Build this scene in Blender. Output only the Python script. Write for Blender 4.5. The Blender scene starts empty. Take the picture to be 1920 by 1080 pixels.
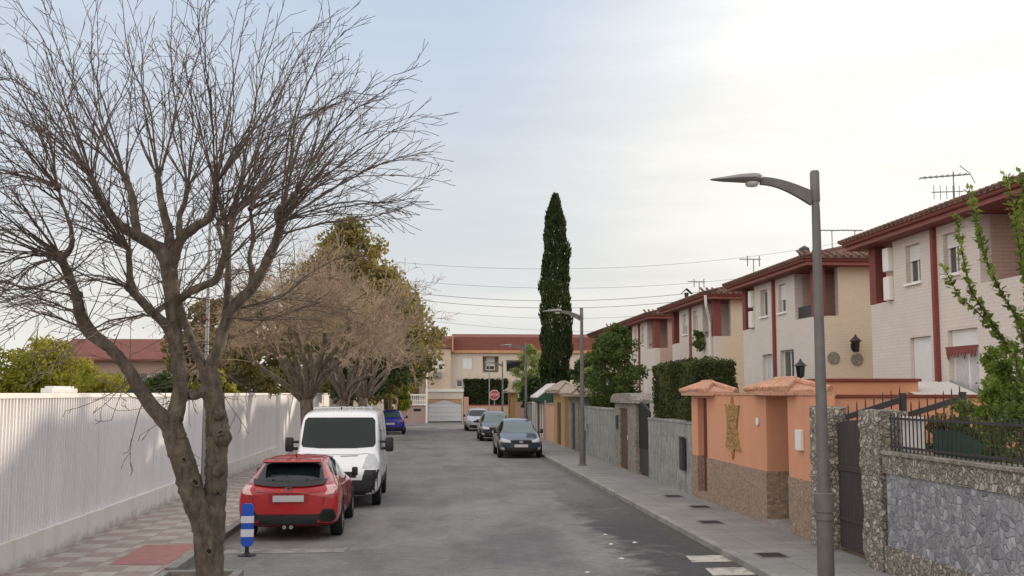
import bpy, bmesh, math, random
from mathutils import Vector, Matrix
from mathutils.bvhtree import BVHTree
from math import sin, cos, tan, pi, radians as R
random.seed(7)
rnd = random.random
def uni(a, b): return random.uniform(a, b)
sc = bpy.context.scene
col = sc.collection
# ------------------------------------------------------------------ camera
CAMZ = 2.5
PITCH = math.atan(197 / 2000); YAW = math.atan(160 * cos(PITCH) / 2000)
cam = bpy.data.objects.new('camera', bpy.data.cameras.new('camera')); col.objects.link(cam)
cam.location = (0, 0, CAMZ); cam.rotation_euler = (pi / 2 + PITCH, 0, -YAW)
cam.data.sensor_width = 36; cam.data.lens = 37.5; cam.data.clip_end = 6000; cam.data.clip_start = 0.05
sc.camera = cam
CM = cam.rotation_euler.to_matrix()
def at(px, py, Y):
    d = CM @ Vector(((px - 960) / 2000, (540 - py) / 2000, -1))
    return Vector((0, 0, CAMZ)) + d * (Y / d.y)
def gnd(px, py, z=0.0):
    d = CM @ Vector(((px - 960) / 2000, (540 - py) / 2000, -1)); return Vector((0, 0, CAMZ)) + d * ((z - CAMZ) / d.z)
# ------------------------------------------------------------------ mesh helpers
class MB:
    def __init__(s): s.v = []; s.f = []
    def add(s, vs, fs):
        n = len(s.v); s.v.extend([tuple(v) for v in vs]); s.f.extend([tuple(i + n for i in f) for f in fs]); return s
    def quad(s, a, b, c, d): return s.add([a, b, c, d], [(0, 1, 2, 3)])
    def box(s, x0, x1, y0, y1, z0, z1, M=None):
        vs = [Vector((x, y, z)) for x in (x0, x1) for y in (y0, y1) for z in (z0, z1)]
        if M is not None: vs = [M @ v for v in vs]
        return s.add(vs, [(0, 1, 3, 2), (4, 6, 7, 5), (0, 4, 5, 1), (2, 3, 7, 6), (0, 2, 6, 4), (1, 5, 7, 3)])
    def bbox(s, x0, x1, y0, y1, z0, z1, b=.01):
        # box with chamfered edges
        import itertools
        bm = bmesh.new(); bmesh.ops.create_cube(bm, size=1)
        for v in bm.verts: v.co = Vector(((x0+x1)/2 + v.co.x*(x1-x0), (y0+y1)/2 + v.co.y*(y1-y0), (z0+z1)/2 + v.co.z*(z1-z0)))
        bmesh.ops.bevel(bm, geom=bm.edges[:], offset=b, segments=2, affect='EDGES', profile=.5)
        return s.addbm(bm)
    def addbm(s, bm, M=None):
        bm.verts.index_update()
        s.add([(M @ v.co) if M is not None else v.co.copy() for v in bm.verts], [tuple(v.index for v in f.verts) for f in bm.faces]); bm.free(); return s
    def tube(s, pts, rs, n=6, cap=True):
        pts = [Vector(p) for p in pts]; k = len(pts)
        if not hasattr(rs, '__len__'): rs = [rs] * k
        base = len(s.v); up = None
        for i in range(k):
            t = (pts[min(i + 1, k - 1)] - pts[max(i - 1, 0)])
            t = t.normalized() if t.length > 1e-9 else Vector((0, 0, 1))
            if up is None: up = t.orthogonal().normalized()
            a = up - t * up.dot(t)
            a = a.normalized() if a.length > 1e-6 else t.orthogonal().normalized()
            up = a; b = t.cross(a)
            for j in range(n):
                an = 2 * pi * j / n
                s.v.append(tuple(pts[i] + (a * cos(an) + b * sin(an)) * rs[i]))
        for i in range(k - 1):
            for j in range(n):
                j2 = (j + 1) % n
                s.f.append((base + i * n + j, base + i * n + j2, base + (i + 1) * n + j2, base + (i + 1) * n + j))
        if cap:
            s.f.append(tuple(base + j for j in range(n))[::-1]); s.f.append(tuple(base + (k - 1) * n + j for j in range(n)))
        return s
    def lathe(s, prof, n=20, c=(0, 0, 0), axis='z'):
        base = len(s.v)
        for r, h in prof:
            for j in range(n):
                a = 2 * pi * j / n; x, y = r * cos(a), r * sin(a)
                p = (x, y, h) if axis == 'z' else ((h, x, y) if axis == 'x' else (x, h, y))
                s.v.append((p[0] + c[0], p[1] + c[1], p[2] + c[2]))
        for i in range(len(prof) - 1):
            for j in range(n):
                j2 = (j + 1) % n
                s.f.append((base + i * n + j, base + i * n + j2, base + (i + 1) * n + j2, base + (i + 1) * n + j))
        s.f.append(tuple(base + j for j in range(n))[::-1]); s.f.append(tuple(base + (len(prof) - 1) * n + j for j in range(n)))
        return s
    def prism(s, poly, a0, a1, axis='y'):
        def m(u, w, a): return {'y': (u, a, w), 'x': (a, u, w), 'z': (u, w, a)}[axis]
        n = len(poly); vs = [m(u, w, a0) for u, w in poly] + [m(u, w, a1) for u, w in poly]
        return s.add(vs, [tuple(range(n))[::-1], tuple(range(n, 2 * n))] + [(i, (i + 1) % n, n + (i + 1) % n, n + i) for i in range(n)])
    def build(s, name, mat, parent=None, smooth=False, loc=None, recalc=True):
        me = bpy.data.meshes.new(name); me.from_pydata(s.v, [], s.f)
        if recalc and len(s.f) < 60000:
            bm = bmesh.new(); bm.from_mesh(me); bmesh.ops.recalc_face_normals(bm, faces=bm.faces[:]); bm.to_mesh(me); bm.free()
        if smooth:
            me.polygons.foreach_set('use_smooth', [True] * len(me.polygons))
            if smooth != 'all' and hasattr(me, 'set_sharp_from_angle'): me.set_sharp_from_angle(angle=R(38))
        if mat: me.materials.append(mat)
        o = bpy.data.objects.new(name, me); col.objects.link(o)
        if parent: o.parent = parent
        if loc: o.location = loc
        return o
def wallx(mb, xf, t, y0, y1, z0, z1, holes=()): return _wall(mb, lambda u, w, z: (xf + w, u, z), t, y0, y1, z0, z1, holes)
def wally(mb, yf, t, x0, x1, z0, z1, holes=()): return _wall(mb, lambda u, w, z: (u, yf + w, z), t, x0, x1, z0, z1, holes)
def _wall(mb, m, t, u0, u1, z0, z1, holes):
    us = sorted({u0, u1} | {h[k] for h in holes for k in (0, 1)}); zs = sorted({z0, z1} | {h[k] for h in holes for k in (2, 3)})
    us = [u for u in us if u0 <= u <= u1]; zs = [z for z in zs if z0 <= z <= z1]
    def solid(i, j):
        if i < 0 or j < 0 or i >= len(us) - 1 or j >= len(zs) - 1: return False
        uc, zc = (us[i] + us[i + 1]) / 2, (zs[j] + zs[j + 1]) / 2
        return not any(h[0] < uc < h[1] and h[2] < zc < h[3] for h in holes)
    for i in range(len(us) - 1):
        for j in range(len(zs) - 1):
            if not solid(i, j): continue
            a, b, c, d = us[i], us[i + 1], zs[j], zs[j + 1]
            for w in (0, t): mb.quad(m(a, w, c), m(b, w, c), m(b, w, d), m(a, w, d))
            if not solid(i - 1, j): mb.quad(m(a, 0, c), m(a, t, c), m(a, t, d), m(a, 0, d))
            if not solid(i + 1, j): mb.quad(m(b, 0, c), m(b, t, c), m(b, t, d), m(b, 0, d))
            if not solid(i, j - 1): mb.quad(m(a, 0, c), m(b, 0, c), m(b, t, c), m(a, t, c))
            if not solid(i, j + 1): mb.quad(m(a, 0, d), m(b, 0, d), m(b, t, d), m(a, t, d))
    return mb
def tag(o, label=None, cat=None, group=None, kind=None):
    if label: o['label'] = label
    if cat: o['category'] = cat
    if group: o['group'] = group
    if kind: o['kind'] = kind
    return o
def thing(name, label, cat, loc=(0, 0, 0), rz=0, group=None):
    o = bpy.data.objects.new(name, None); col.objects.link(o); o.location = loc; o.rotation_euler = (0, 0, rz)
    o.empty_display_size = .3
    return tag(o, label, cat, group)
def struct(mb, name, mat, **k):
    o = mb.build(name, mat, **k); o['kind'] = 'structure'; return o
def copy_tree(o, parent=None):
    c = o.copy(); col.objects.link(c)
    if parent: c.parent = parent
    for ch in list(o.children): copy_tree(ch, c)
    return c
# ------------------------------------------------------------------ materials
def S(r, g, b):
    f = lambda c: (c / 255 / 12.92) if c / 255 <= .04045 else ((c / 255 + .055) / 1.055) ** 2.4
    return (f(r), f(g), f(b), 1)
def newmat(name):
    m = bpy.data.materials.new(name); m.use_nodes = True; nt = m.node_tree
    return m, nt, nt.nodes['Principled BSDF']
def N(nt, t, **k):
    n = nt.nodes.new(t)
    for a, b in k.items():
        if a.startswith('i_'): n.inputs[a[2:].replace('_', ' ')].default_value = b
        else: setattr(n, a, b)
    return n
def L(nt, a, b): nt.links.new(a, b)
def coords(nt, kind='Object', scale=(1, 1, 1), wall=False):
    tc = N(nt, 'ShaderNodeTexCoord'); out = tc.outputs[kind]
    if wall:
        sp = N(nt, 'ShaderNodeSeparateXYZ'); L(nt, out, sp.inputs[0]); ad = N(nt, 'ShaderNodeMath', operation='ADD')
        L(nt, sp.outputs[0], ad.inputs[0]); L(nt, sp.outputs[1], ad.inputs[1]); cb = N(nt, 'ShaderNodeCombineXYZ')
        L(nt, ad.outputs[0], cb.inputs[0]); L(nt, sp.outputs[2], cb.inputs[1]); out = cb.outputs[0]
    mp = N(nt, 'ShaderNodeMapping'); mp.inputs['Scale'].default_value = scale; L(nt, out, mp.inputs[0]); return mp.outputs[0]
def noise(nt, vec, scale, detail=4, rough=.55):
    n = N(nt, 'ShaderNodeTexNoise'); n.inputs['Scale'].default_value = scale; n.inputs['Detail'].default_value = detail
    n.inputs['Roughness'].default_value = rough; L(nt, vec, n.inputs['Vector']); return n.outputs['Fac']
def ramp(nt, fac, stops):
    r = N(nt, 'ShaderNodeValToRGB'); e = r.color_ramp.elements
    while len(e) < len(stops): e.new(.5)
    for i, (p, c) in enumerate(stops): e[i].position = p; e[i].color = c if hasattr(c, '__len__') else (c, c, c, 1)
    L(nt, fac, r.inputs[0]); return r.outputs[0]
def mix(nt, fac, a, b, mode='MIX'):
    m = N(nt, 'ShaderNodeMix', data_type='RGBA', blend_type=mode)
    for s, v in ((m.inputs[0], fac), (m.inputs[6], a), (m.inputs[7], b)):
        if hasattr(v, 'is_linked') or hasattr(v, 'links'): L(nt, v, s)
        else: s.default_value = v
    return m.outputs[2]
def bump(nt, p, h, strength=.3, dist=.02):
    b = N(nt, 'ShaderNodeBump'); b.inputs['Strength'].default_value = strength; b.inputs['Distance'].default_value = dist
    L(nt, h, b.inputs['Height']); L(nt, b.outputs[0], p.inputs['Normal'])
def plain(name, c, rough=.7, var=.12, scale=3, metal=0, bmp=0, bscale=40, coat=0, spec=None):
    m, nt, p = newmat(name); v = coords(nt)
    n1 = noise(nt, v, scale, 5)
    d = tuple(x * (1 - var) for x in c[:3]) + (1,); l = tuple(min(1, x * (1 + var)) for x in c[:3]) + (1,)
    L(nt, ramp(nt, n1, [(.3, d), (.7, l)]), p.inputs['Base Color'])
    p.inputs['Roughness'].default_value = rough; p.inputs['Metallic'].default_value = metal
    if coat: p.inputs['Coat Weight'].default_value = coat; p.inputs['Coat Roughness'].default_value = .06
    if spec is not None: p.inputs['Specular IOR Level'].default_value = spec
    if bmp: bump(nt, p, noise(nt, v, bscale, 6), bmp)
    return m
def brick(name, c, mortar, w=.26, h=.075, var=.08, rough=.85):
    m, nt, p = newmat(name); v = coords(nt, wall=True)
    b = N(nt, 'ShaderNodeTexBrick'); L(nt, v, b.inputs['Vector']); b.inputs['Scale'].default_value = 1
    b.inputs['Brick Width'].default_value = w; b.inputs['Row Height'].default_value = h; b.inputs['Mortar Size'].default_value = .007
    b.inputs['Color1'].default_value = c; b.inputs['Color2'].default_value = tuple(x * (1 - var) for x in c[:3]) + (1,)
    b.inputs['Mortar'].default_value = mortar
    n = noise(nt, v, .9, 6)
    L(nt, mix(nt, ramp(nt, n, [(.35, 0.0), (.75, .35)]), b.outputs['Color'], tuple(x * .72 for x in c[:3]) + (1,)), p.inputs['Base Color'])
    p.inputs['Roughness'].default_value = rough
    bump(nt, p, b.outputs['Fac'], -.3, .004); return m
def stone(name, cols, scale, edge, stretch=(1, 1, 1), bstr=.6, bd=.03, ew=.06, rough=.9, jit=.05, soft=0):
    m, nt, p = newmat(name); v0 = coords(nt, scale=stretch)
    nz = N(nt, 'ShaderNodeTexNoise'); nz.inputs['Scale'].default_value = 6; L(nt, v0, nz.inputs['Vector'])
    ad = N(nt, 'ShaderNodeVectorMath', operation='MULTIPLY_ADD'); L(nt, nz.outputs['Color'], ad.inputs[0]); ad.inputs[1].default_value = (jit, jit, jit); nz.inputs['Detail'].default_value = 5; L(nt, v0, ad.inputs[2]); v = ad.outputs[0]
    a = N(nt, 'ShaderNodeTexVoronoi'); a.inputs['Scale'].default_value = scale; L(nt, v, a.inputs['Vector'])
    e = N(nt, 'ShaderNodeTexVoronoi', feature='DISTANCE_TO_EDGE'); e.inputs['Scale'].default_value = scale; L(nt, v, e.inputs['Vector'])
    sp = N(nt, 'ShaderNodeSeparateColor'); L(nt, a.outputs['Color'], sp.inputs[0])
    cr = ramp(nt, sp.outputs[0], [(i / (len(cols) - 1), c) for i, c in enumerate(cols)])
    fine = noise(nt, v0, 14, 6)
    if soft:
        a2 = N(nt, 'ShaderNodeTexVoronoi'); a2.inputs['Scale'].default_value = scale * 2.1; L(nt, v, a2.inputs['Vector']); s2 = N(nt, 'ShaderNodeSeparateColor'); L(nt, a2.outputs['Color'], s2.inputs[0])
        cr = mix(nt, soft, cr, ramp(nt, s2.outputs[1], [(i / (len(cols) - 1), c) for i, c in enumerate(cols)]))
    c2 = mix(nt, 1.0, cr, ramp(nt, fine, [(.3, .72), (.7, 1.12)]), 'MULTIPLY'); c2 = mix(nt, N2(nt, noise(nt, v0, 5, 6, .7), .4, .65, 0, .45), c2, edge)
    em = ramp(nt, e.outputs['Distance'], [(0, 1), (ew, 0)])
    L(nt, mix(nt, em, c2, edge), p.inputs['Base Color']); p.inputs['Roughness'].default_value = rough
    hh = ramp(nt, e.outputs['Distance'], [(0, 0), (ew * 2.2, 1)])
    hs = N(nt, 'ShaderNodeMath', operation='ADD'); L(nt, hh, hs.inputs[0]); 
    hm = N(nt, 'ShaderNodeMath', operation='MULTIPLY'); L(nt, fine, hm.inputs[0]); hm.inputs[1].default_value = .6; L(nt, hm.outputs[0], hs.inputs[1])
    bump(nt, p, hs.outputs[0], bstr, bd); return m
def foliage(name, cols, nscale=1.2, trans=.3, rough=.6):
    m, nt, p = newmat(name); v = coords(nt)
    n = noise(nt, v, nscale, 3); n2 = noise(nt, v, 25, 1)
    cc = ramp(nt, n, [(.3 + .4 * i / (len(cols) - 1), c) for i, c in enumerate(cols)])
    c2 = mix(nt, 1.0, cc, ramp(nt, n2, [(.3, .65), (.7, 1.25)]), 'MULTIPLY')
    L(nt, c2, p.inputs['Base Color']); p.inputs['Roughness'].default_value = rough; p.inputs['Specular IOR Level'].default_value = .25
    tr = N(nt, 'ShaderNodeBsdfTranslucent'); L(nt, c2, tr.inputs['Color']); ms = N(nt, 'ShaderNodeMixShader'); ms.inputs[0].default_value = trans
    out = nt.nodes['Material Output']; L(nt, p.outputs[0], ms.inputs[1]); L(nt, tr.outputs[0], ms.inputs[2]); L(nt, ms.outputs[0], out.inputs[0])
    return m
M = {}
# asphalt: worn grey, tar patches, stains
def mk_asphalt():
    m, nt, p = newmat('asphalt'); v = coords(nt)
    big = noise(nt, v, .32, 5, .6)
    st = coords(nt, scale=(1, .28, 1)); mid = noise(nt, st, 1.1, 6, .6)
    c = ramp(nt, big, [(.32, S(118, 116, 115)), (.5, S(130, 128, 126)), (.68, S(140, 138, 135))])
    c = mix(nt, ramp(nt, mid, [(.46, 0.0), (.66, .5)]), c, S(98, 95, 94))
    # darker newer asphalt along the right-hand kerb, ragged edge
    sp = N(nt, 'ShaderNodeSeparateXYZ'); L(nt, v, sp.inputs[0])
    jag = noise(nt, v, 1.3, 6, .65)
    ja = N(nt, 'ShaderNodeMath', operation='MULTIPLY_ADD'); L(nt, jag, ja.inputs[0]); ja.inputs[1].default_value = 2.6; L(nt, sp.outputs[0], ja.inputs[2])
    yb = N(nt, 'ShaderNodeMapRange'); L(nt, sp.outputs[1], yb.inputs[0]); yb.inputs[1].default_value = 21; yb.inputs[2].default_value = 30; yb.inputs[3].default_value = 1; yb.inputs[4].default_value = .25
    mr = N(nt, 'ShaderNodeMapRange'); L(nt, ja.outputs[0], mr.inputs[0]); mr.inputs[1].default_value = 4.35; mr.inputs[2].default_value = 4.85; mr.inputs[3].default_value = 0; mr.inputs[4].default_value = .82
    mm = N(nt, 'ShaderNodeMath', operation='MULTIPLY'); L(nt, mr.outputs[0], mm.inputs[0]); L(nt, yb.outputs[0], mm.inputs[1])
    c = mix(nt, mm.outputs[0], c, S(60, 59, 63))
    # old dark patch in the middle lane
    pv = N(nt, 'ShaderNodeMapping'); L(nt, v, pv.inputs[0]); pv.inputs['Location'].default_value = (-1.7, -5.6, 0); pv.inputs['Scale'].default_value = (1, .3, 1)
    ln = N(nt, 'ShaderNodeVectorMath', operation='LENGTH'); L(nt, pv.outputs[0], ln.inputs[0])
    l2 = N(nt, 'ShaderNodeMath', operation='MULTIPLY_ADD'); L(nt, jag, l2.inputs[0]); l2.inputs[1].default_value = 1.6; L(nt, ln.outputs['Value'], l2.inputs[2])
    c = mix(nt, N2(nt, l2.outputs[0], 1.3, 1.9, .5, 0), c, S(84, 84, 90))
    # sandy pale drifts near the crossing
    sd = noise(nt, coords(nt, scale=(1, .8, 1)), .9, 5, .7)
    c = mix(nt, N2(nt, sd, .56, .72, 0, .5), c, S(150, 146, 138))
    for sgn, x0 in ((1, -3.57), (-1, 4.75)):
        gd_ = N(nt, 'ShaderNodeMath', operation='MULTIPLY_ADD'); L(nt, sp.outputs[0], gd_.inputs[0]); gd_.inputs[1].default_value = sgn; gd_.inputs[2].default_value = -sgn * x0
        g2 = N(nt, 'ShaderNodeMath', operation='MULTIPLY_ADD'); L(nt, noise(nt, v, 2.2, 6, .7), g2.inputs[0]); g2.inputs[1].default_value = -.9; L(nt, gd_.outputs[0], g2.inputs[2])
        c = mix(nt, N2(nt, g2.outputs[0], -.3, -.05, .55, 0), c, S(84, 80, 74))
    # seams
    cr = N(nt, 'ShaderNodeTexVoronoi', feature='DISTANCE_TO_EDGE'); cr.inputs['Scale'].default_value = .42; nz = N(nt, 'ShaderNodeTexNoise'); nz.inputs['Scale'].default_value = 1.5; nz.inputs['Detail'].default_value = 6; L(nt, v, nz.inputs['Vector'])
    wv = N(nt, 'ShaderNodeVectorMath', operation='MULTIPLY_ADD'); L(nt, nz.outputs['Color'], wv.inputs[0]); wv.inputs[1].default_value = (1.4, 1.4, 0); L(nt, coords(nt, scale=(1, .5, 1)), wv.inputs[2]); L(nt, wv.outputs[0], cr.inputs['Vector'])
    c = mix(nt, N2(nt, cr.outputs['Distance'], 0, .008, .16, 0), c, S(82, 80, 80))
    fine = noise(nt, v, 45, 5, .85); c = mix(nt, 1.0, c, ramp(nt, fine, [(.3, .66), (.7, 1.24)]), 'MULTIPLY')
    md2 = noise(nt, v, 7, 5, .7); c = mix(nt, 1.0, c, ramp(nt, md2, [(.35, .86), (.65, 1.08)]), 'MULTIPLY')
    L(nt, c, p.inputs['Base Color']); p.inputs['Roughness'].default_value = .88; p.inputs['Specular IOR Level'].default_value = .3
    bump(nt, p, fine, .35, .01); return m
def N2(nt, x, a, b, c, d):
    mr = N(nt, 'ShaderNodeMapRange'); L(nt, x, mr.inputs[0])
    for i, v in zip((1, 2, 3, 4), (a, b, c, d)): mr.inputs[i].default_value = v
    return mr.outputs[0]
M['asphalt'] = mk_asphalt()
def mk_tiles():
    # small paving tiles laid in a checker of rose and cream, pattern of 0.4 m
    m, nt, p = newmat('checker_paving'); v = coords(nt)
    ck = N(nt, 'ShaderNodeTexChecker'); ck.inputs['Scale'].default_value = 2.1; L(nt, v, ck.inputs['Vector'])
    ck.inputs['Color1'].default_value = S(164, 148, 139); ck.inputs['Color2'].default_value = S(184, 176, 167)
    b = N(nt, 'ShaderNodeTexBrick'); b.offset = 0; L(nt, v, b.inputs['Vector']); b.inputs['Scale'].default_value = 1
    b.inputs['Brick Width'].default_value = .238; b.inputs['Row Height'].default_value = .238; b.inputs['Mortar Size'].default_value = .006
    b.inputs['Color1'].default_value = (1, 1, 1, 1); b.inputs['Color2'].default_value = (.86, .86, .86, 1); b.inputs['Mortar'].default_value = (.6, .6, .6, 1)
    c = mix(nt, 1.0, ck.outputs['Color'], b.outputs['Color'], 'MULTIPLY')
    n = noise(nt, v, 1.2, 6); c = mix(nt, N2(nt, n, .42, .75, 0, .6), c, S(128, 118, 112))
    L(nt, c, p.inputs['Base Color']); p.inputs['Roughness'].default_value = .85; bump(nt, p, b.outputs['Fac'], -.4, .005); return m
M['tiles'] = mk_tiles()
def mk_slabs():
    m, nt, p = newmat('concrete_paving'); v = coords(nt)
    b = N(nt, 'ShaderNodeTexBrick'); b.offset = 0; L(nt, v, b.inputs['Vector']); b.inputs['Scale'].default_value = 1
    b.inputs['Brick Width'].default_value = .6; b.inputs['Row Height'].default_value = .4; b.inputs['Mortar Size'].default_value = .007
    b.inputs['Color1'].default_value = S(146, 144, 141); b.inputs['Color2'].default_value = S(134, 132, 130); b.inputs['Mortar'].default_value = S(100, 98, 96)
    n = noise(nt, v, .8, 7, .65); c = mix(nt, N2(nt, n, .4, .72, 0, .65), b.outputs['Color'], S(112, 110, 108))
    c = mix(nt, 1.0, c, ramp(nt, noise(nt, v, 30, 3), [(.3, .85), (.7, 1.1)]), 'MULTIPLY')
    L(nt, c, p.inputs['Base Color']); p.inputs['Roughness'].default_value = .9; bump(nt, p, b.outputs['Fac'], -.4, .006); return m
M['slabs'] = mk_slabs()
def mk_paint(name, c, lo, hi):
    # road paint worn through to the asphalt in ragged spots
    m, nt, p = newmat(name); v = coords(nt); n = noise(nt, v, 3.5, 9, .78)
    L(nt, mix(nt, N2(nt, n, lo, hi, 0, 1), c, S(112, 109, 106)), p.inputs['Base Color']); p.inputs['Roughness'].default_value = .85
    bump(nt, p, noise(nt, v, 60, 4, .8), .35, .01); return m
M['kerb'] = plain('kerb_concrete', S(140, 138, 134), .9, .25, 2, bmp=.4)
M['earth'] = plain('bare_earth', S(112, 98, 84), .95, .25, 4, bmp=.6, bscale=20)
M['ground'] = plain('dry_ground', S(128, 116, 98), .95, .2, .2)
M['red_tile'] = plain('red_paving', S(160, 112, 108), .85, .14, 5, bmp=.2)
M['road_paint'] = mk_paint('worn_road_paint', S(186, 182, 172), .5, .62)
M['faded_paint'] = mk_paint('faded_road_paint', S(158, 156, 150), .40, .60)
def streaky(name, c, dirt, rough=.6):
    m, nt, p = newmat(name); v = coords(nt, scale=(1, 1, .15)); n = noise(nt, v, 2.2, 6, .6); n2 = noise(nt, coords(nt), .5, 4)
    cc = mix(nt, N2(nt, n, .45, .8, 0, .5), c, dirt); cc = mix(nt, N2(nt, n2, .45, .75, 0, .35), cc, dirt)
    L(nt, cc, p.inputs['Base Color']); p.inputs['Roughness'].default_value = rough; return m
M['white_wall'] = streaky('white_painted_wall', S(238, 234, 229), S(204, 197, 189), .65)
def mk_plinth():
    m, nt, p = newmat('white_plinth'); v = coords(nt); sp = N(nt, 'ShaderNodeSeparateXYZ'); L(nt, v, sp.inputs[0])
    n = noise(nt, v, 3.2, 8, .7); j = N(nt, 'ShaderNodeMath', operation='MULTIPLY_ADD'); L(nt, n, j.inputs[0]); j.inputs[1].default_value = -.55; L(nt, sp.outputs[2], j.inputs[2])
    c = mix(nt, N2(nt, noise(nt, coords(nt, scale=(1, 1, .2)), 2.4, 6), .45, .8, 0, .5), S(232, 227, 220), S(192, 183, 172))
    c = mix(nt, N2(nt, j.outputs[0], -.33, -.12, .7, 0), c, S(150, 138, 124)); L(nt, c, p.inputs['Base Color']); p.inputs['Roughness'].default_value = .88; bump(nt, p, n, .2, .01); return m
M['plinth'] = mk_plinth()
M['white_panel'] = streaky('white_ribbed_metal', S(240, 238, 238), S(214, 208, 206), .45)
M['brick_white'] = brick('white_painted_brick', S(214, 205, 197), S(200, 190, 181), var=.05)
M['brick_cream'] = brick('cream_brick', S(218, 202, 182), S(204, 188, 168), var=.05)
M['brick_pink'] = brick('pink_brick', S(196, 168, 156), S(170, 146, 136))
M['terracotta'] = plain('terracotta_paint', S(124, 64, 58), .7, .1, 2)
M['terracotta_light'] = plain('faded_terracotta_paint', S(138, 84, 76), .75, .12, 2)
def mk_roof(name, c1, c2):
    m, nt, p = newmat(name); v = coords(nt); w = N(nt, 'ShaderNodeTexWave'); w.bands_direction = 'Y' ; w.inputs['Scale'].default_value = 1.6; w.inputs['Distortion'].default_value = .2
    L(nt, v, w.inputs['Vector']); n = noise(nt, v, 3, 6)
    L(nt, mix(nt, n, c1, c2), p.inputs['Base Color']); p.inputs['Roughness'].default_value = .9; bump(nt, p, w.outputs['Fac'], .8, .05); return m
M['roof'] = mk_roof('clay_roof_tiles', S(84, 62, 54), S(132, 100, 86))
M['roof_red'] = mk_roof('red_clay_roof_tiles', S(112, 66, 58), S(140, 90, 78))
M['orange'] = streaky('orange_stucco', S(208, 150, 118), S(186, 128, 100), .88)
M['orange_cap'] = plain('orange_clay_coping', S(188, 142, 118), .85, .3, 14, bmp=.5)
M['pale_tile'] = plain('pale_clay_tiles', S(160, 146, 134), .9, .3, 12, bmp=.5)
M['redcap'] = plain('dark_red_coping', S(120, 58, 46), .8, .12)
M['clad'] = stone('beige_stone_cladding', [S(146, 124, 106), S(170, 146, 124), S(132, 112, 98), S(180, 158, 136)], 13, S(140, 122, 106), (1, 1, 1.5), .45, .012, jit=.1)
M['star'] = stone('ochre_stone_chips', [S(168, 132, 82), S(188, 152, 98), S(150, 116, 72)], 14, S(128, 98, 62), (1, 1, 1), .6, .01)
M['rubble'] = stone('rubble_stone', [S(136, 131, 120), S(170, 164, 154), S(120, 115, 105), S(184, 178, 167), S(148, 139, 122), S(208, 203, 195)], 13, S(142, 134, 121), (1, 1, 1), .9, .04, jit=.13)
M['greystone'] = stone('grey_crazy_stone', [S(136, 136, 143), S(164, 164, 170), S(118, 119, 130), S(176, 176, 182), S(150, 148, 150), S(98, 98, 110), S(206, 206, 210)], 9, S(140, 139, 142), (1, 1, 1), .7, .02, ew=.05, jit=.09, soft=.3)
M['slabstone'] = stone('grey_upright_slab_stone', [S(146, 148, 144), S(172, 172, 166), S(134, 136, 134), S(162, 162, 158)], 6, S(114, 114, 112), (1, 1.6, .5), .45, .02, ew=.05)
M['portal'] = stone('weathered_stone', [S(140, 134, 124), S(164, 158, 148), S(126, 120, 110)], 7, S(112, 106, 98), (1, 1, 1), .5, .02)
def mk_wood(name, c1, c2, sc_=(9, 9, .4)):
    m, nt, p = newmat(name); n = noise(nt, coords(nt, scale=sc_), 3, 6); L(nt, ramp(nt, n, [(.3, c1), (.7, c2)]), p.inputs['Base Color'])
    p.inputs['Roughness'].default_value = .75; bump(nt, p, n, .3, .01); return m
M['darkwood'] = mk_wood('dark_gate_wood', S(50, 45, 44), S(68, 62, 60))
M['browndoor'] = mk_wood('brown_door', S(72, 54, 46), S(96, 74, 62))
M['reddoor'] = mk_wood('dark_red_door', S(84, 38, 30), S(104, 50, 40))
M['iron'] = plain('black_iron', S(62, 58, 60), .55, .2, 10, metal=.3)
M['lamp_grey'] = plain('grey_lamp_paint', S(134, 130, 130), .5, .08, 4, metal=.1)
M['lamp_dark'] = plain('dark_lamp_paint', S(104, 100, 98), .6, .16, 5, metal=.1)
M['lamp_glass'] = plain('lamp_lens', S(190, 188, 180), .2, .04)
M['white_pl'] = plain('white_plastic', S(226, 224, 220), .5, .04)
M['grey_pl'] = plain('grey_metal', S(140, 140, 142), .5, .08, metal=.4)
M['shutter'] = plain('white_shutter', S(222, 222, 220), .55, .04)
M['glass'] = plain('window_glass', S(70, 74, 78), .08, .25, 1.5, spec=.8)
M['glass_dark'] = plain('dark_window_glass', S(34, 36, 40), .06, .2, 1.5, spec=.8)
M['curtain'] = plain('net_curtain', S(190, 190, 194), .3, .12, 12)
M['awning'] = plain('white_awning_sheet', S(214, 210, 206), .5, .06)
M['endwall'] = streaky('cream_render', S(212, 200, 184), S(190, 176, 158), .85)
M['endwall2'] = streaky('warm_cream_render', S(206, 188, 164), S(184, 166, 144), .85)
M['peach'] = streaky('peach_render', S(198, 160, 138), S(186, 142, 118), .85)
M['ochre'] = streaky('ochre_render', S(174, 144, 100), S(152, 124, 84), .85)
M['trim'] = plain('ochre_trim', S(192, 146, 108), .8, .08)
M['garage'] = plain('white_garage_door', S(206, 206, 208), .5, .03)
M['pinkwall'] = streaky('pinkish_render', S(172, 148, 138), S(150, 128, 118), .85)
M['green_pl'] = plain('dark_green_canvas', S(36, 70, 58), .7, .1)
M['stopred'] = plain('sign_red', S(184, 74, 78), .45, .05)
def mk_bark(name, c1, c2, c3):
    m, nt, p = newmat(name); v = coords(nt, scale=(1, 1, .35)); n = noise(nt, v, 9, 8, .7); n2 = noise(nt, coords(nt), 2.2, 4)
    c = ramp(nt, n, [(.3, c1), (.52, c2), (.72, c3)]); c = mix(nt, N2(nt, n2, .5, .75, 0, .5), c, c1); c = mix(nt, N2(nt, noise(nt, coords(nt), 6, 7, .7), .5, .72, 0, .5), c, tuple(min(1, x * 1.15) for x in c3[:3]) + (1,))
    L(nt, c, p.inputs['Base Color']); p.inputs['Roughness'].default_value = .95; bump(nt, p, n, 1.0, .12); return m
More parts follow.
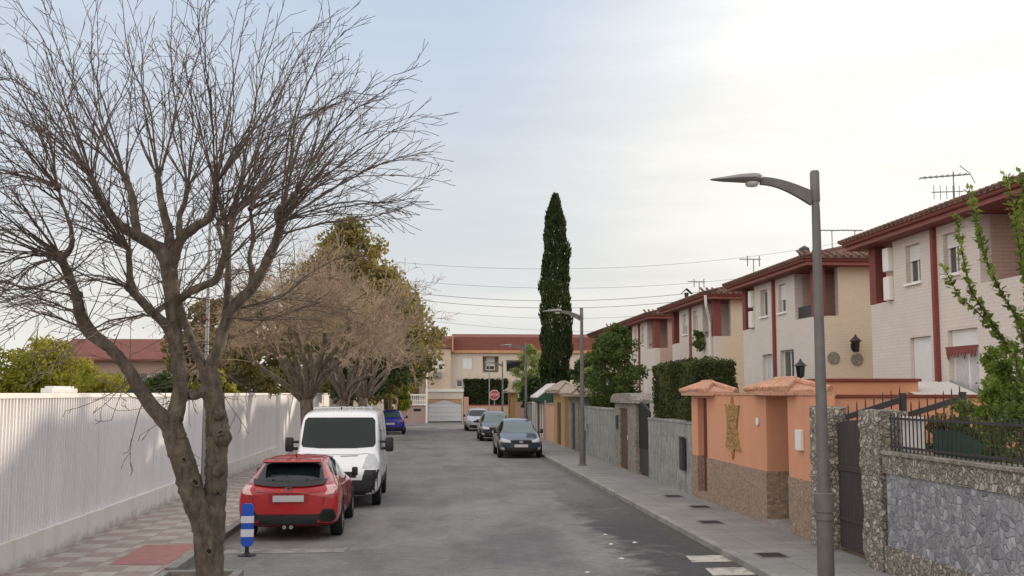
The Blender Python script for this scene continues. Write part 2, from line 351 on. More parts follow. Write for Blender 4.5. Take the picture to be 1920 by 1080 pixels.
M['bark'] = mk_bark('grey_brown_bark', S(60, 50, 42), S(112, 100, 87), S(142, 130, 115))
M['twig'] = plain('twig_bark', S(92, 80, 72), .9, .3, 3)
M['twig_pink'] = plain('reddish_twig_bark', S(158, 138, 116), .9, .34, 1.6)
M['bark_dark'] = mk_bark('dark_bark', S(58, 48, 38), S(84, 70, 58), S(108, 94, 80))
M['deadleaf'] = plain('dead_leaf', S(120, 66, 40), .9, .3, 8)
M['cypress'] = foliage('cypress_foliage', [S(38, 50, 26), S(54, 66, 34), S(74, 80, 44)], .7, .2)
M['hedge'] = foliage('hedge_foliage', [S(50, 62, 36), S(72, 82, 46), S(100, 104, 58)], 1.0, .3)
M['laurel'] = foliage('laurel_foliage', [S(66, 86, 44), S(92, 110, 58), S(122, 134, 74)], 1.5, .45)
M['conifer'] = foliage('conifer_foliage', [S(92, 96, 52), S(134, 126, 70), S(176, 156, 92)], .5, .5)
M['dkgreen'] = foliage('dark_green_foliage', [S(54, 70, 38), S(72, 90, 50), S(94, 108, 60)], 1, .35)
M['yellowgreen'] = foliage('yellow_green_foliage', [S(120, 128, 48), S(160, 158, 62), S(196, 184, 84)], .9, .55)
M['olive'] = foliage('olive_brown_foliage', [S(84, 82, 46), S(112, 104, 60), S(142, 126, 76)], .8, .4)
M['shoot'] = foliage('fresh_shoot_foliage', [S(92, 112, 48), S(124, 142, 66), S(160, 170, 92)], 3, .5)
M['bamboo'] = foliage('bamboo_foliage', [S(104, 124, 58), S(136, 152, 78), S(166, 174, 104)], 1.5, .5)
# vehicles
def paint(name, c, metal=.2, rough=.32):
    return plain(name, c, rough, .03, 2, metal=metal, coat=.8)
M['car_red'] = paint('red_car_paint', S(176, 20, 26), .05)
M['car_white'] = paint('white_car_paint', S(226, 226, 228), 0)
M['car_dark'] = paint('dark_blue_grey_car_paint', S(48, 56, 70), .3)
M['car_black'] = paint('black_car_paint', S(38, 40, 48), .3)
M['car_blue'] = paint('blue_car_paint', S(32, 40, 150), .2)
M['car_silver'] = paint('pale_silver_car_paint', S(190, 182, 190), .2)
M['autoglass'] = plain('car_glass', S(20, 28, 30), .04, .5, 1.6, spec=.35)  # blotchy colour variation stands in for soft reflections
M['autoglass_pale'] = plain('painted_reflection_glass', S(70, 96, 96), .06, .15, 1.2, spec=.9)  # pale teal reflection put into the glass colour
M['black_pl'] = plain('black_plastic', S(28, 28, 31), .5, .1, 8)
M['rubber'] = plain('tyre_rubber', S(24, 24, 25), .85, .1, 12)
M['rim'] = plain('alloy_rim', S(150, 150, 154), .35, .05, metal=.7)
M['chrome'] = plain('chrome', S(200, 200, 204), .15, .02, metal=.9)
M['lamp_white'] = plain('headlight_lens', S(178, 180, 184), .12, .12, 9, spec=.8)
M['tail_red'] = plain('tail_light_lens', S(170, 24, 30), .15, .1, 14, spec=.8)
M['tail_clear'] = plain('pale_pink_light_lens', S(216, 170, 170), .15, .12, 16, spec=.8)
M['plate'] = plain('number_plate', S(196, 192, 192), .5, .04)
M['bl_blue'] = plain('bollard_blue', S(28, 84, 190), .5, .05)
M['bl_white'] = plain('bollard_reflective_white', S(220, 222, 226), .45, .04)
M['hole_shade'] = plain('painted_hole_shade', S(34, 27, 22), .95, .2, 20)  # dark colour stands in for the shade inside knot holes
def text_mesh(name, cu, mat, parent):
    o = bpy.data.objects.new('tmp', cu); col.objects.link(o); dg = bpy.context.evaluated_depsgraph_get()
    me = bpy.data.meshes.new_from_object(o.evaluated_get(dg)); me.name = name; bpy.data.objects.remove(o)
    me.materials.clear(); me.materials.append(mat); t = bpy.data.objects.new(name, me); col.objects.link(t); t.parent = parent; return t
# ------------------------------------------------------------------ sky and sun
AZ = R(56); EL = R(12)
SUN = Vector((sin(AZ) * cos(EL), cos(AZ) * cos(EL), sin(EL)))
sun = bpy.data.objects.new('sun', bpy.data.lights.new('sun', 'SUN')); col.objects.link(sun)
sun.data.energy = 3.2; sun.data.angle = R(1.2); sun.data.color = (1, .86, .7)
sun.rotation_euler = SUN.to_track_quat('Z', 'Y').to_euler()
w = bpy.data.worlds.new('World'); sc.world = w; w.use_nodes = True; nt = w.node_tree
bg = nt.nodes['Background']; bg.inputs['Strength'].default_value = .1
sky = N(nt, 'ShaderNodeTexSky', sky_type='NISHITA', sun_disc=False); sky.sun_elevation = EL; sky.sun_rotation = AZ
sky.dust_density = 1.2; sky.air_density = 1.0; sky.ozone_density = 2.5
tc = N(nt, 'ShaderNodeTexCoord'); gen = tc.outputs['Generated']
sp = N(nt, 'ShaderNodeSeparateXYZ'); L(nt, gen, sp.inputs[0])
# cloud layer: thin veil, thicker to the horizon and round the sun, streaked sideways
def dotv(v):
    d = N(nt, 'ShaderNodeVectorMath', operation='DOT_PRODUCT'); L(nt, gen, d.inputs[0]); d.inputs[1].default_value = v; return d.outputs['Value']
def math_(op, a, b=None, c=None):
    n = N(nt, 'ShaderNodeMath', operation=op)
    for i, v in enumerate((a, b, c)):
        if v is None: continue
        if hasattr(v, 'links'): L(nt, v, n.inputs[i])
        else: n.inputs[i].default_value = v
    return n.outputs[0]
ga, ge = R(31), R(15)
G = Vector((sin(ga) * cos(ge), cos(ga) * cos(ge), sin(ge)))
gd = dotv(G)
glow = N2(nt, gd, .88, 1.0, 0, 1); glow = math_('POWER', glow, 1.6)
mp = N(nt, 'ShaderNodeMapping'); L(nt, gen, mp.inputs[0]); mp.inputs['Scale'].default_value = (1.2, 1.2, 9); mp.inputs['Rotation'].default_value = (0, R(3), 0)
streak = noise(nt, mp.outputs[0], 2.2, 6, .55)
mp2 = N(nt, 'ShaderNodeMapping'); L(nt, gen, mp2.inputs[0]); mp2.inputs['Scale'].default_value = (1, 1, 3)
blob = noise(nt, mp2.outputs[0], 2.6, 5, .5)
horiz = N2(nt, sp.outputs[2], .04, .38, 1, 0)
mask = math_('MULTIPLY_ADD', horiz, .75, math_('MULTIPLY', glow, .85))
mask = math_('ADD', mask, N2(nt, blob, .4, .7, .0, .16))
mask = math_('ADD', mask, math_('MULTIPLY', N2(nt, streak, .5, .66, 0, 1), math_('MULTIPLY', horiz, .3)))
mask = N2(nt, mask, 0, .85, .34, .98)
# brightness of the cloud: creamy and bright round the sun, pale lilac grey away from it
ccol = mix(nt, N2(nt, glow, 0, .75, 0, 1), (7.5, 7.7, 8.0, 1), (11.0, 10.8, 10.2, 1))
warm = mix(nt, N2(nt, sp.outputs[2], .03, .3, .8, 0), ccol, (8.6, 8.35, 7.5, 1))
# bands of slightly greyer cloud
band = N2(nt, streak, .36, .62, .92, 1.03)
cb = N(nt, 'ShaderNodeVectorMath', operation='SCALE'); L(nt, warm, cb.inputs[0]); L(nt, band, cb.inputs['Scale'])
skyc = N(nt, 'ShaderNodeVectorMath', operation='SCALE'); L(nt, sky.outputs[0], skyc.inputs[0]); skyc.inputs['Scale'].default_value = SKYK = 1.6
tint = mix(nt, .75, skyc.outputs[0], (4.9, 6.3, 8.5, 1))
# unseen sky behind the camera, brightened to add fill light to the street
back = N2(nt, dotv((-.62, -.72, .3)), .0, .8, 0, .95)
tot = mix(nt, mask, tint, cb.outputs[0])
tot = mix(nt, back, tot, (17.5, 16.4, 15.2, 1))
tot = mix(nt, N2(nt, sp.outputs[2], .5, .85, 0, .8), tot, (12.5, 12.0, 11.6, 1))  # zenith, above the frame, also brightened as added fill
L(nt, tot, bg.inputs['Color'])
sc.view_settings.view_transform = 'Standard'; sc.view_settings.look = 'None'; sc.view_settings.exposure = .04; sc.view_settings.gamma = 1
# ------------------------------------------------------------------ ground, road, pavements
RZ = -.1
g = MB(); g.quad((-3000, -3000, -.16), (3000, -3000, -.16), (3000, 3000, -.16), (-3000, 3000, -.16)); struct(g, 'ground', M['ground'])
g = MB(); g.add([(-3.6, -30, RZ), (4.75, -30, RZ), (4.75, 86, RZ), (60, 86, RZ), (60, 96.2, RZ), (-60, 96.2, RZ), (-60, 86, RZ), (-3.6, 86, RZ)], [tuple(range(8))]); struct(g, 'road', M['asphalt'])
g = MB(); g.box(-5.9, -3.72, -30, 85.9, -.15, 0); struct(g, 'left_pavement', M['tiles'])
g = MB()
for i in range(58):
    y = -30 + i * 2
    if 13.0 < y < 16: continue
    g.bbox(-3.72, -3.57, y + .006, y + 1.994, -.16, .004, .012)
struct(g, 'left_kerb', M['kerb'])
g = MB(); g.box(-3.72, -3.57, 13.99, 14.2, -.15, .0); struct(g, 'left_kerb_end', M['kerb'])
g = MB(); g.box(4.9, 6.62, -30, 85.9, -.15, 0); struct(g, 'right_pavement', M['slabs'])
g = MB()
for i in range(116):
    y = -30 + i
    g.bbox(4.75, 4.9, y + .006, y + .994, -.16, .004, .014)
struct(g, 'right_kerb', M['kerb'])
g = MB(); g.box(6.62, 60, -30, 85.9, -.15, -.01); struct(g, 'garden_soil', M['earth'])
g = MB(); g.box(-60, -6.15, -30, 85.9, -.15, -.01); struct(g, 'school_ground', M['ground'])
# tactile red patch let into the left pavement
g = MB(); g.quad((-4.62, 16.3, .004), (-3.75, 16.3, .004), (-3.75, 18.4, .004), (-4.62, 18.4, .004)); struct(g, 'red_paving_patch', M['red_tile'])
# worn crossing stripes and a worn bay line
for nm, (x0, x1, y0, y1) in {'crossing_stripe': (4.0, 4.74, 16.35, 16.95)}.items():
    for k in range(3):
        g = MB(); yy = 16.5 - k * 1.2; g.quad((4.1, yy, RZ + .005), (4.745, yy + .03, RZ + .005), (4.745, yy + .68, RZ + .005), (4.16, yy + .66, RZ + .005)); struct(g, nm, M['road_paint'])
g = MB(); g.quad((-3.3, 17.95, RZ + .005), (-1.35, 18.0, RZ + .005), (-1.3, 18.5, RZ + .005), (-3.3, 18.42, RZ + .005)); struct(g, 'worn_bay_line', M['faded_paint'])
# tree pit: concrete frame standing into the road
pit = thing('tree_pit', 'concrete edged square soil pit round the foot of the big bare tree', 'tree pit', (-3.05, 14.9, 0))
m = MB()
for (a, b, c, d) in ((-.62, .5, -.72, -.6), (-.62, .5, .6, .72), (.38, .5, -.6, .6), (-.62, -.5, -.6, .6)): m.bbox(a, b, c, d, -.16, .03, .012)
m.build('kerb_frame', M['kerb'], pit)
m = MB()
for i in range(9):
    for j in range(9):
        x0, y0 = -.5 + i * .0977, -.6 + j * .1333
        z = lambda x, y: -.035 + .03 * sin(x * 9 + y * 7) + .035 * math.exp(-(x * x + y * y) * 9)
        m.quad(*[(x, y, z(x, y)) for x, y in ((x0, y0), (x0 + .0977, y0), (x0 + .0977, y0 + .1333), (x0, y0 + .1333))])
m.build('soil', M['earth'], pit)
# ------------------------------------------------------------------ left boundary wall
WX = -5.9
W = thing('ribbed_boundary_wall', 'long white wall of upright metal ribs on a white plinth along the left pavement', 'wall', (WX, 0, 0))
m = MB(); y = -8.0
while y < 42.8: m.box(-.2, .06, y + .004, min(y + 4, 43) - .004, -.12, .41); y += 4
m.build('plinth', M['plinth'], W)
m = MB(); y = -8.0; P = .125
m.box(-.10, -.06, -8, 42.9, .41, 2.42)
while y < 42.8:
    m.add([(-.06, y, .41), (.0, y + .018, .41), (.0, y + .062, .41), (-.06, y + .08, .41), (-.06, y, 2.42), (.0, y + .018, 2.42), (.0, y + .062, 2.42), (-.06, y + .08, 2.42)], [(0, 1, 5, 4), (1, 2, 6, 5), (2, 3, 7, 6)]); y += P
y = -8.0
while y < 42.8: m.box(-.03, .006, y - .02, y + .02, .41, 2.42); y += 4.0
m.build('ribbed_panel', M['white_panel'], W)
m = MB(); m.bbox(-.16, .035, -8, 42.9, 2.42, 2.5, .008); m.build('coping', M['white_wall'], W)
W2 = thing('plain_boundary_wall', 'plain white rendered wall beyond the ribbed wall, half hidden by parked van and tree trunks', 'wall', (WX, 42.91, 0))
m = MB(); m.box(-.2, .1, 0, 42.5, -.12, 2.42); m.box(-.24, .16, -.03, .4, -.12, 2.438)
for k in range(1, 8): m.box(-.22, .13, k * 6, k * 6 + .35, -.12, 2.43)
m.build('wall', M['white_wall'], W2)
m = MB(); m.bbox(-.26, .18, -.01, 42.5, 2.44, 2.5, .01); m.build('coping', M['plinth'], W2)
cx = at(112, 733, 17.5)
b = MB(); b.bbox(-.09, .09, -.62, .62, 0, .075, .012); b.bbox(-.07, .07, -.5, .5, .07, .11, .01)
b = b.build('wall_top_box', M['white_pl'], loc=(-5.96, -5.96 / at(112, 733, 1).x, 2.5)); tag(b, 'small flat white box lying on top of the ribbed white wall', 'box')
# ------------------------------------------------------------------ right side, nearest garden wall: rubble piers, wooden gate, stone wall, railing
GX = 6.4
wl = thing('garden_stone_wall', 'nearest garden wall of grey crazy stone framed by rubble, lower right of the street', 'wall', (GX, 0, 0))
m = MB(); m.box(0, .3, -2, 15.25, -.12, .385); m.build('rubble_base', M['rubble'], wl)
m = MB(); m.box(.025, .28, -2, 15.18, .385, 1.385); m.build('stone_panel', M['greystone'], wl)
m = MB(); m.box(0, .3, -2, 15.25, 1.385, 1.64); m.build('rubble_band', M['rubble'], wl)
m = MB(); m.bbox(-.03, .33, -2, 15.22, 1.64, 1.69, .01); m.build('coping', M['portal'], wl)
def rough_block(mb, x0, x1, y0, y1, z0, z1, seed, amp=.03, step=.11):
    rr = random.Random(seed); bm = bmesh.new(); bmesh.ops.create_cube(bm, size=1)
    for v in bm.verts: v.co = Vector(((x0+x1)/2 + v.co.x*(x1-x0), (y0+y1)/2 + v.co.y*(y1-y0), (z0+z1)/2 + v.co.z*(z1-z0)))
    for ax, a, b_ in ((0, x0, x1), (1, y0, y1), (2, z0, z1)):
        n = max(2, int((b_ - a) / step))
        for i in range(1, n):
            co = [0, 0, 0]; co[ax] = a + (b_ - a) * i / n; no = [0, 0, 0]; no[ax] = 1
            bmesh.ops.bisect_plane(bm, geom=bm.verts[:] + bm.edges[:] + bm.faces[:], plane_co=co, plane_no=no)
    bm.normal_update()
    for v in bm.verts:
        v.co += v.normal * rr.uniform(-amp, amp) + Vector((rr.uniform(-1, 1), rr.uniform(-1, 1), rr.uniform(-1, 1))) * amp * .4
    return mb.addbm(bm)
for (nm, y0, y1, zt, lab, sd) in (('stone_pier', 15.28, 15.95, 2.24, 'rubble stone gate pier at the near side of the dark wooden gate', 3), ('stone_pier', 17.45, 18.05, 2.26, 'rubble stone gate pier between the dark wooden gate and the orange wall', 4)):
    m = MB(); rough_block(m, -.02, .4, 0, y1 - y0, -.1, zt, sd)
    o = m.build(nm, M['rubble'], loc=(GX, y0, 0)); tag(o, lab, 'gate pier', 'rubble piers of the wooden gate')
gt = thing('wooden_gate', 'dark boarded garden gate with arched top between two rubble piers', 'gate', (GX + .22, 15.97, 0))
m = MB(); n = 12; Wd = 1.46
for i in range(n):
    y0 = i * Wd / n; y1 = (i + 1) * Wd / n - .006
    zt = lambda y: 1.88 + .2 * sin(pi * min(1, max(0, (y / Wd * .55 + .22))))
    m.add([(x, y, z) for x in (0, .04) for (y, z) in ((y0, .06), (y1, .06), (y1, zt(y1)), (y0, zt(y0)))], [(0, 1, 2, 3), (4, 5, 6, 7), (0, 1, 5, 4), (1, 2, 6, 5), (2, 3, 7, 6), (3, 0, 4, 7)])
m.build('board_panel', M['darkwood'], gt)
m = MB(); m.box(-.025, 0, 0, Wd, 1.28, 1.36); m.box(-.025, 0, 0, Wd, .5, .56); m.build('rail', M['darkwood'], gt)
m = MB(); m.tube([(-.06, .12, 1.05), (-.06, .12, 1.16)], .012); m.box(-.03, 0, .09, .15, 1.02, 1.2); m.build('handle', M['iron'], gt)
def railing(name, lab, p0, length, z0, z1, sp_, axis='y', flat=False, mat=M['iron'], group=None):
    r = thing(name, lab, 'railing', p0, 0 if axis == 'y' else -pi / 2, group)
    m = MB(); m.box(-.02, .02, 0, length, z1 - .06, z1 - .03); m.box(-.02, .02, 0, length, z0 + .05, z0 + .08); m.build('rail', mat, r)
    m = MB(); y = .03
    while y < length:
        m.box(-.007, .007, y - .007, y + .007, z0, z1 + (.03 if not flat else 0)); y += sp_
    m.build('bars', mat, r); return r
railing('iron_railing', 'black iron bar railing on top of the nearest grey stone wall', (GX + .12, 4, 1.69), 11.2, 0, .5, .115)
pn = thing('wind_screen', 'white corrugated sheet fixed behind the iron railing beside the stone pier', 'panel', (GX + .2, 14.35, 1.7))
m = MB()
for k in range(5): m.box(-.015, .02, k * .14, k * .14 + .1, 0, .48); m.box(0, .012, k * .14 + .1, k * .14 + .14, 0, .48)
m.build('sheet', M['white_pl'], pn)
pn = thing('green_screen', 'dark green canvas screen behind the bars of the iron railing', 'screen', (GX + .25, 12.9, 1.7))
m = MB(); n = 20
for i in range(n):
    a, b_ = i / n, (i + 1) / n; f = lambda t: (.02 * sin(t * 31), t * 1.3)
    z = lambda t: .32 - .16 * max(0, 1 - t * 2.2) ** 1.2
    for off in (0, .012): m.quad((f(a)[0] + off, f(a)[1], 0), (f(b_)[0] + off, f(b_)[1], 0), (f(b_)[0] + off, f(b_)[1], z(b_)), (f(a)[0] + off, f(a)[1], z(a)))
m.build('canvas', M['green_pl'], pn)
# spiked gate leaves inside the garden, running away from the street
for (x0, x1, za, zb, lab) in ((6.68, 7.62, 2.12, 2.42, 'left leaf of the spiked black iron gate in front of the orange wall'), (7.72, 8.62, 2.16, 2.44, 'right leaf of the spiked black iron gate in front of the orange wall')):
    o = thing('spiked_gate', lab, 'gate', (x0, 17.2, 0), 0, 'spiked iron gate leaves')
    Lx = x1 - x0
    m = MB(); m.prism([(0, za - .05), (Lx, zb - .07), (Lx, zb + .03), (0, za + .04)], -.03, .03, 'y'); m.build('rail', M['iron'], o); m = MB(); m.prism([(0, .9), (Lx, .9), (Lx, .96), (0, .96)], -.02, .02, 'y'); m.build('rail', M['iron'], o)
    m = MB(); k = 6
    for i in range(k + 1):
        x = .04 + (Lx - .08) * i / k; zt = za + (zb - za) * x / Lx + .2
        m.tube([(x, 0, .1), (x, 0, zt - .06), (x, 0, zt)], [.011, .011, .002], 6)
    m.build('spiked_bars', M['iron'], o)
    m = MB(); m.box(Lx - .04, Lx + .05, -.045, .045, 0, zb + .08); m.build('post', M['iron'], o)
# ------------------------------------------------------------------ orange property
OX = 6.55
o_ = thing('orange_garden_wall', 'orange garden wall with beige stone cladding below, facing the pavement', 'wall', (OX, 18.08, 0))
y_ = lambda Y: Y - 18.08
LEN = 26.7 - 18.08; TOP = 2.46
H = [(y_(19.6), y_(20.85), -.1, TOP - .02), (y_(25.25), y_(26.1), .16, TOP - .08)]
m = MB(); wallx(m, 0, .3, 0, LEN, 1.0, TOP, [(a, b, max(1.0, c), d) for a, b, c, d in H]); m.build('orange_upper', M['orange'], o_)
m = MB(); wallx(m, -.02, .3, 0, LEN, -.12, 1.0, [(a, b, c, 1.0) for a, b, c, d in H]); m.build('stone_cladding', M['clad'], o_)
# deep porch of the near gate: side walls and door
m = MB(); m.box(.3, .95, y_(20.85), y_(20.85) + .2, 1.0, TOP); m.box(.3, .95, y_(19.6) - .2, y_(19.6), 1.0, TOP); m.build('porch_side', M['orange'], o_)
m = MB(); m.box(.28, .95, y_(20.85) - .02, y_(20.85) + .2, -.1, 1.0); m.box(.28, .95, y_(19.6) - .2, y_(19.6) + .02, -.1, 1.0); m.build('porch_cladding', M['clad'], o_)
m = MB(); m.box(-.02, .9, y_(19.6), y_(20.85), -.1, .1); m.build('step', M['kerb'], o_)
dr = MB().bbox(.72, .78, y_(19.62), y_(20.81), .1, 2.3, .01).build('door', M['browndoor'], o_)
MB().tube([(.69, y_(19.75), 1.1), (.69, y_(19.75), 1.28)], .014).build('handle', M['chrome'], dr)
dr = MB().bbox(.14, .19, y_(25.27), y_(26.08), .17, TOP - .1, .008).build('door', M['reddoor'], o_)
MB().tube([(.1, y_(25.38), 1.1), (.1, y_(25.38), 1.25)], .012).build('handle', M['chrome'], dr)
m = MB(); m.box(-.03, .33, y_(21.0), y_(24.8), TOP, TOP + .045); m.box(-.03, .33, 0, y_(19.2), TOP, TOP + .045); m.build('coping', M['orange_cap'], o_)
def tiled_hood(parent, y0, y1, x0, x1, z0, zr, seed, top=None, name='tiled_hood', mt='orange_cap'):
    # small hipped canopy with barrel-tile ridges
    rr = random.Random(seed); m = MB(); ym, xm = (y0 + y1) / 2, (x0 + x1) / 2; t = top or (y1 - y0) * .16
    m.box(x0, x1, y0, y1, z0, z0 + .1)
    A = [(x0, y0, z0 + .1), (x1, y0, z0 + .1), (x1, y1, z0 + .1), (x0, y1, z0 + .1)]; Bq = [(xm - .08, ym - t, zr), (xm + .08, ym - t, zr), (xm + .08, ym + t, zr), (xm - .08, ym + t, zr)]
    m.add(A + Bq, [(0, 1, 5, 4), (1, 2, 6, 5), (2, 3, 7, 6), (3, 0, 4, 7), (4, 5, 6, 7)])
    n = int((y1 - y0) / .17)
    for i in range(n + 1):
        y = y0 + (y1 - y0) * i / n; yt = ym + max(-t, min(t, y - ym)); 
        for xa, xb in ((x0 - .02, xm - .06), (x1 + .02, xm + .06)):
            m.tube([(xa, y, z0 + .12), ((xa + xb) / 2, (y + yt) / 2, (z0 + zr) / 2 + .07), (xb, yt, zr + .02)], [.05, .055, .05], 7)
    m.tube([(xm, ym - t - .06, zr + .03), (xm, ym + t + .06, zr + .03)], .075, 8)
    for yy in (y0, y1):
      for x0 in (x0, x1):
        m.tube([(x0, yy, z0 + .12), (xm, ym + math.copysign(t, yy - ym), zr + .03)], .06, 7)
    return m.build(name, M[mt], parent, smooth=True)
tiled_hood(o_, y_(24.5), y_(26.85), -.22, .5, TOP - .02, TOP + .25, 1)
tiled_hood(o_, y_(19.1), y_(21.5), -.2, .62, TOP, TOP + .25, 2, top=.5)
# stone star
m = MB(); cy, cz = y_(23.1), 1.8
pts = [(0, .62), (-.05, .42), (-.2, .4), (-.30, .42), (-.2, .05), (-.26, -.3), (-.3, -.42), (-.06, -.46), (0, -.66), (.07, -.44), (.34, -.46), (.28, -.34), (.18, 0), (.3, .4), (.08, .4)]
pts = [(cy - a * 1.75, cz + b_ * 1.1) for a, b_ in pts]
m.prism(pts, -.035, 0.02, 'x'); st = m.build('stone_star_relief', M['star'], o_); st['label'] = 'ochre stone relief shaped like a pinched star'
m = MB(); rr = random.Random(5)
for k in range(60):
    a = rr.uniform(-.32, .32); b_ = rr.uniform(-.42, .42); rr_ = rr.uniform(.03, .05)
    bm = bmesh.new(); bmesh.ops.create_icosphere(bm, subdivisions=1, radius=1)
    m.addbm(bm, Matrix.Translation((-.035, cy + a * (1 - .35 * (abs(b_) < .15)), cz + b_)) @ Matrix.Diagonal((rr_ * .5, rr_ * 1.2, rr_, 1)))
m.build('stone_chips', M['star'], st, smooth=False)
m = MB(); m.lathe([(.085, -.03), (.085, -.01), (.06, 0)], 16, (0, y_(21.35), 1.94), 'x'); m.build('house_number_tile', M['white_pl'], o_)
lb = MB(); lb.bbox(-.07, 0.0, y_(18.78), y_(19.06), 1.5, 1.86, .012); lb = lb.build('letter_box', M['white_pl'], loc=(OX, 18.08, 0)); tag(lb, 'white letter box on the orange wall beside the porch of the near gate', 'letter box')
# perpendicular orange wall between the two gardens, and the low annex behind it
pw = thing('orange_party_wall', 'orange dividing wall with dark red coping running back from the street behind the spiked gate', 'wall', (6.95, 18.5, 0))
m = MB(); m.box(0, 8, 0, .2, -.1, 2.42); m.build('wall', M['orange'], pw)
m = MB(); m.bbox(-.02, 8, -.04, .24, 2.42, 2.475, .008); m.build('coping', M['redcap'], pw)
# bigger barbecue-like annex
an = thing('orange_annex', 'low orange outbuilding behind the orange wall, under the white corrugated awning', 'outbuilding', (7.6, 20.6, 0))
m = MB(); m.box(0, 1.9, 0, 2.2, 0, 2.72); m.build('wall', M['orange'], an)
m = MB(); m.bbox(-.05, 1.95, -.06, 2.25, 2.72, 2.78, .01); m.build('coping', M['redcap'], an)
aw = thing('corrugated_awning', 'white corrugated lean-to awning above the orange dividing wall', 'awning', (9.3, 20.2, 2.45))
m = MB(); n = 22
for i in range(n):
    a, b_ = i / n, (i + 1) / n; f = lambda t: (t * 1.35, .012 * sin(t * 70))
    for off in (0, -.012):
        m.quad((f(a)[0], 0, .0 + f(a)[1] + off), (f(b_)[0], 0, .0 + f(b_)[1] + off), (f(b_)[0], 1.5, .28 + f(b_)[1] + off), (f(a)[0], 1.5, .28 + f(a)[1] + off))
m.build('sheet', M['awning'], aw)
m = MB(); m.box(0, 1.35, -.02, .02, -.03, .015); m.box(0, .04, 0, 1.5, -.06, -.02); m.tube([(1.3, 0, 0), (1.38, 1.45, .3)], .02); m.tube([(.02, 0.02, -.03), (.02, 0.02, -2.45)], .02); m.build('frame', M['grey_pl'], aw)
# ------------------------------------------------------------------ grey slab walls, stone gate portals further along
def slabwall(Y0, Y1, zt, lab, x=6.55):
    o = thing('slab_stone_wall', lab, 'wall', (x, Y0, 0), 0, 'grey slab stone garden walls')
    rr = random.Random(int(Y0 * 10)); m = MB(); m.box(.01, .25, 0, Y1 - Y0, -.1, zt - .03)
    m.build('wall', M['slabstone'], o)
    m = MB(); y = 0
    while y < Y1 - Y0 - .1:
        wd = min(rr.uniform(.2, .42), Y1 - Y0 - y); m.bbox(-.012, .26, y + .004, y + wd, zt - .04, zt + rr.uniform(-.01, .05), .012); y += wd
    m.build('coping', M['slabstone'], o); return o
slabwall(26.75, 32.0, 1.76, 'grey upright slab wall below the clipped hedge, next to the orange wall')
slabwall(37.4, 45.2, 1.92, 'grey slab wall below the round laurel bush, behind the second street lamp')
mb_ = thing('meter_box', 'dark green letter box on the grey slab wall beside the orange gate', 'letter box', (6.53, 27.3, 0))
MB().bbox(-.09, .0, 0, .34, .55, 1.35, .02).build('box', M['iron'], mb_)
MB().bbox(-.1, -.03, -.02, .36, 1.35, 1.4, .01).build('lid', M['iron'], mb_)
# portal with arched black gate
pt = thing('stone_gate_portal', 'weathered stone doorway with curved lintel and brown door beside the arched iron gate', 'gateway', (6.5, 33.6, 0))
m = MB(); wallx(m, 0, .45, 0, 3.7, -.1, 2.18, [(.55, 1.05, -.1, .0), (1.35, 2.75, .02, 2.0)]); m.build('pillar', M['portal'], pt)
m = MB()
prof = [(-.22, 0), (-.2, .1), (.0, .22), (.3, .3), (1.8, .32), (3.3, .3), (3.7, .22), (3.92, .08), (3.92, 0)]
m.prism([(a, 2.18 + b_) for a, b_ in prof], -.12, .55, 'x'); m.build('lintel', M['portal'], pt)
d = MB().bbox(.05, .1, 1.35, 2.75, .03, 2.0, .01).build('door', M['browndoor'], pt); MB().tube([(.02, 1.5, 1.0), (.02, 1.5, 1.15)], .015).build('handle', M['chrome'], d)
MB().bbox(-.05, 0, 3.0, 3.3, 1.3, 1.75, .01).build('letter_box', M['iron'], pt)
ig = thing('iron_gate', 'black sheet iron gate with arched top between portal and hedge', 'gate', (6.62, 32.03, 0))
m = MB(); 
for (x, zoff) in ((0, 0),):
    n = 10; 
    poly = [(0, .08)] + [(i * 1.55 / n, 1.95 + .3 * sin(pi * .5 * (i / n))) for i in range(n + 1)] + [(1.55, .08)]
    m.prism(poly, 0, .035, 'x')
m.build('sheet', M['iron'], ig)
m = MB(); 
for i in range(9): m.tube([(-.03, .1 + i * .17, .8), (-.03, .1 + i * .17, 2.0 + .02 * i)], .012, 5)
m.build('bars', M['iron'], ig)
# far gateways
def gateway(Y0, lab, wallm, doorm, wd=3.2, zt=2.3, x=6.45, hood=True):
    o = thing('gateway', lab, 'gateway', (x, Y0, 0), 0, 'tiled garden gateways far along the right pavement')
    m = MB(); wallx(m, 0, .5, 0, wd, -.1, zt, [(wd * .3, wd * .68, .02, 2.05)]); m.build('pillar', wallm, o)
    d = MB().bbox(.07, .13, wd * .3, wd * .68, .02, 2.05, .01).build('door', doorm, o)
    MB().tube([(.04, wd * .34, 1.0), (.04, wd * .34, 1.14)], .02).build('handle', M['chrome'], d)
    if hood: tiled_hood(o, -.35, wd + .3, -.35, .8, zt, zt + .5, int(Y0), top=wd * .2, mt='pale_tile')
    return o
gateway(46.0, 'stone gateway with pale tiled hood and nearly black door, past the grey slab wall', M['portal'], M['iron'], 3.1, 2.35)
gateway(50.2, 'ochre gateway with tiled hood and brown door, past the stone gateway', M['ochre'], M['browndoor'], 4.2, 2.5, 6.4)
def simple_wall(Y0, Y1, zt, mat, lab, x=6.5, name='garden_wall'):
    o = thing(name, lab, 'wall', (x, Y0, 0)); MB().box(0, .25, 0, Y1 - Y0, -.1, zt).build('wall', mat, o)
    MB().bbox(-.04, .29, -.01, Y1 - Y0 + .01, zt, zt + .07, .01).build('coping', M['portal'], o); return o
simple_wall(45.22, 45.98, 1.9, M['portal'], 'short stone wall between slab wall and stone gateway')
simple_wall(54.5, 59.0, 1.9, M['peach'], 'peach garden wall just past the ochre gateway')
fp = thing('panel_fence', 'fence of pale grey upright panels under the green canopy', 'fence', (6.5, 59.3, 0))
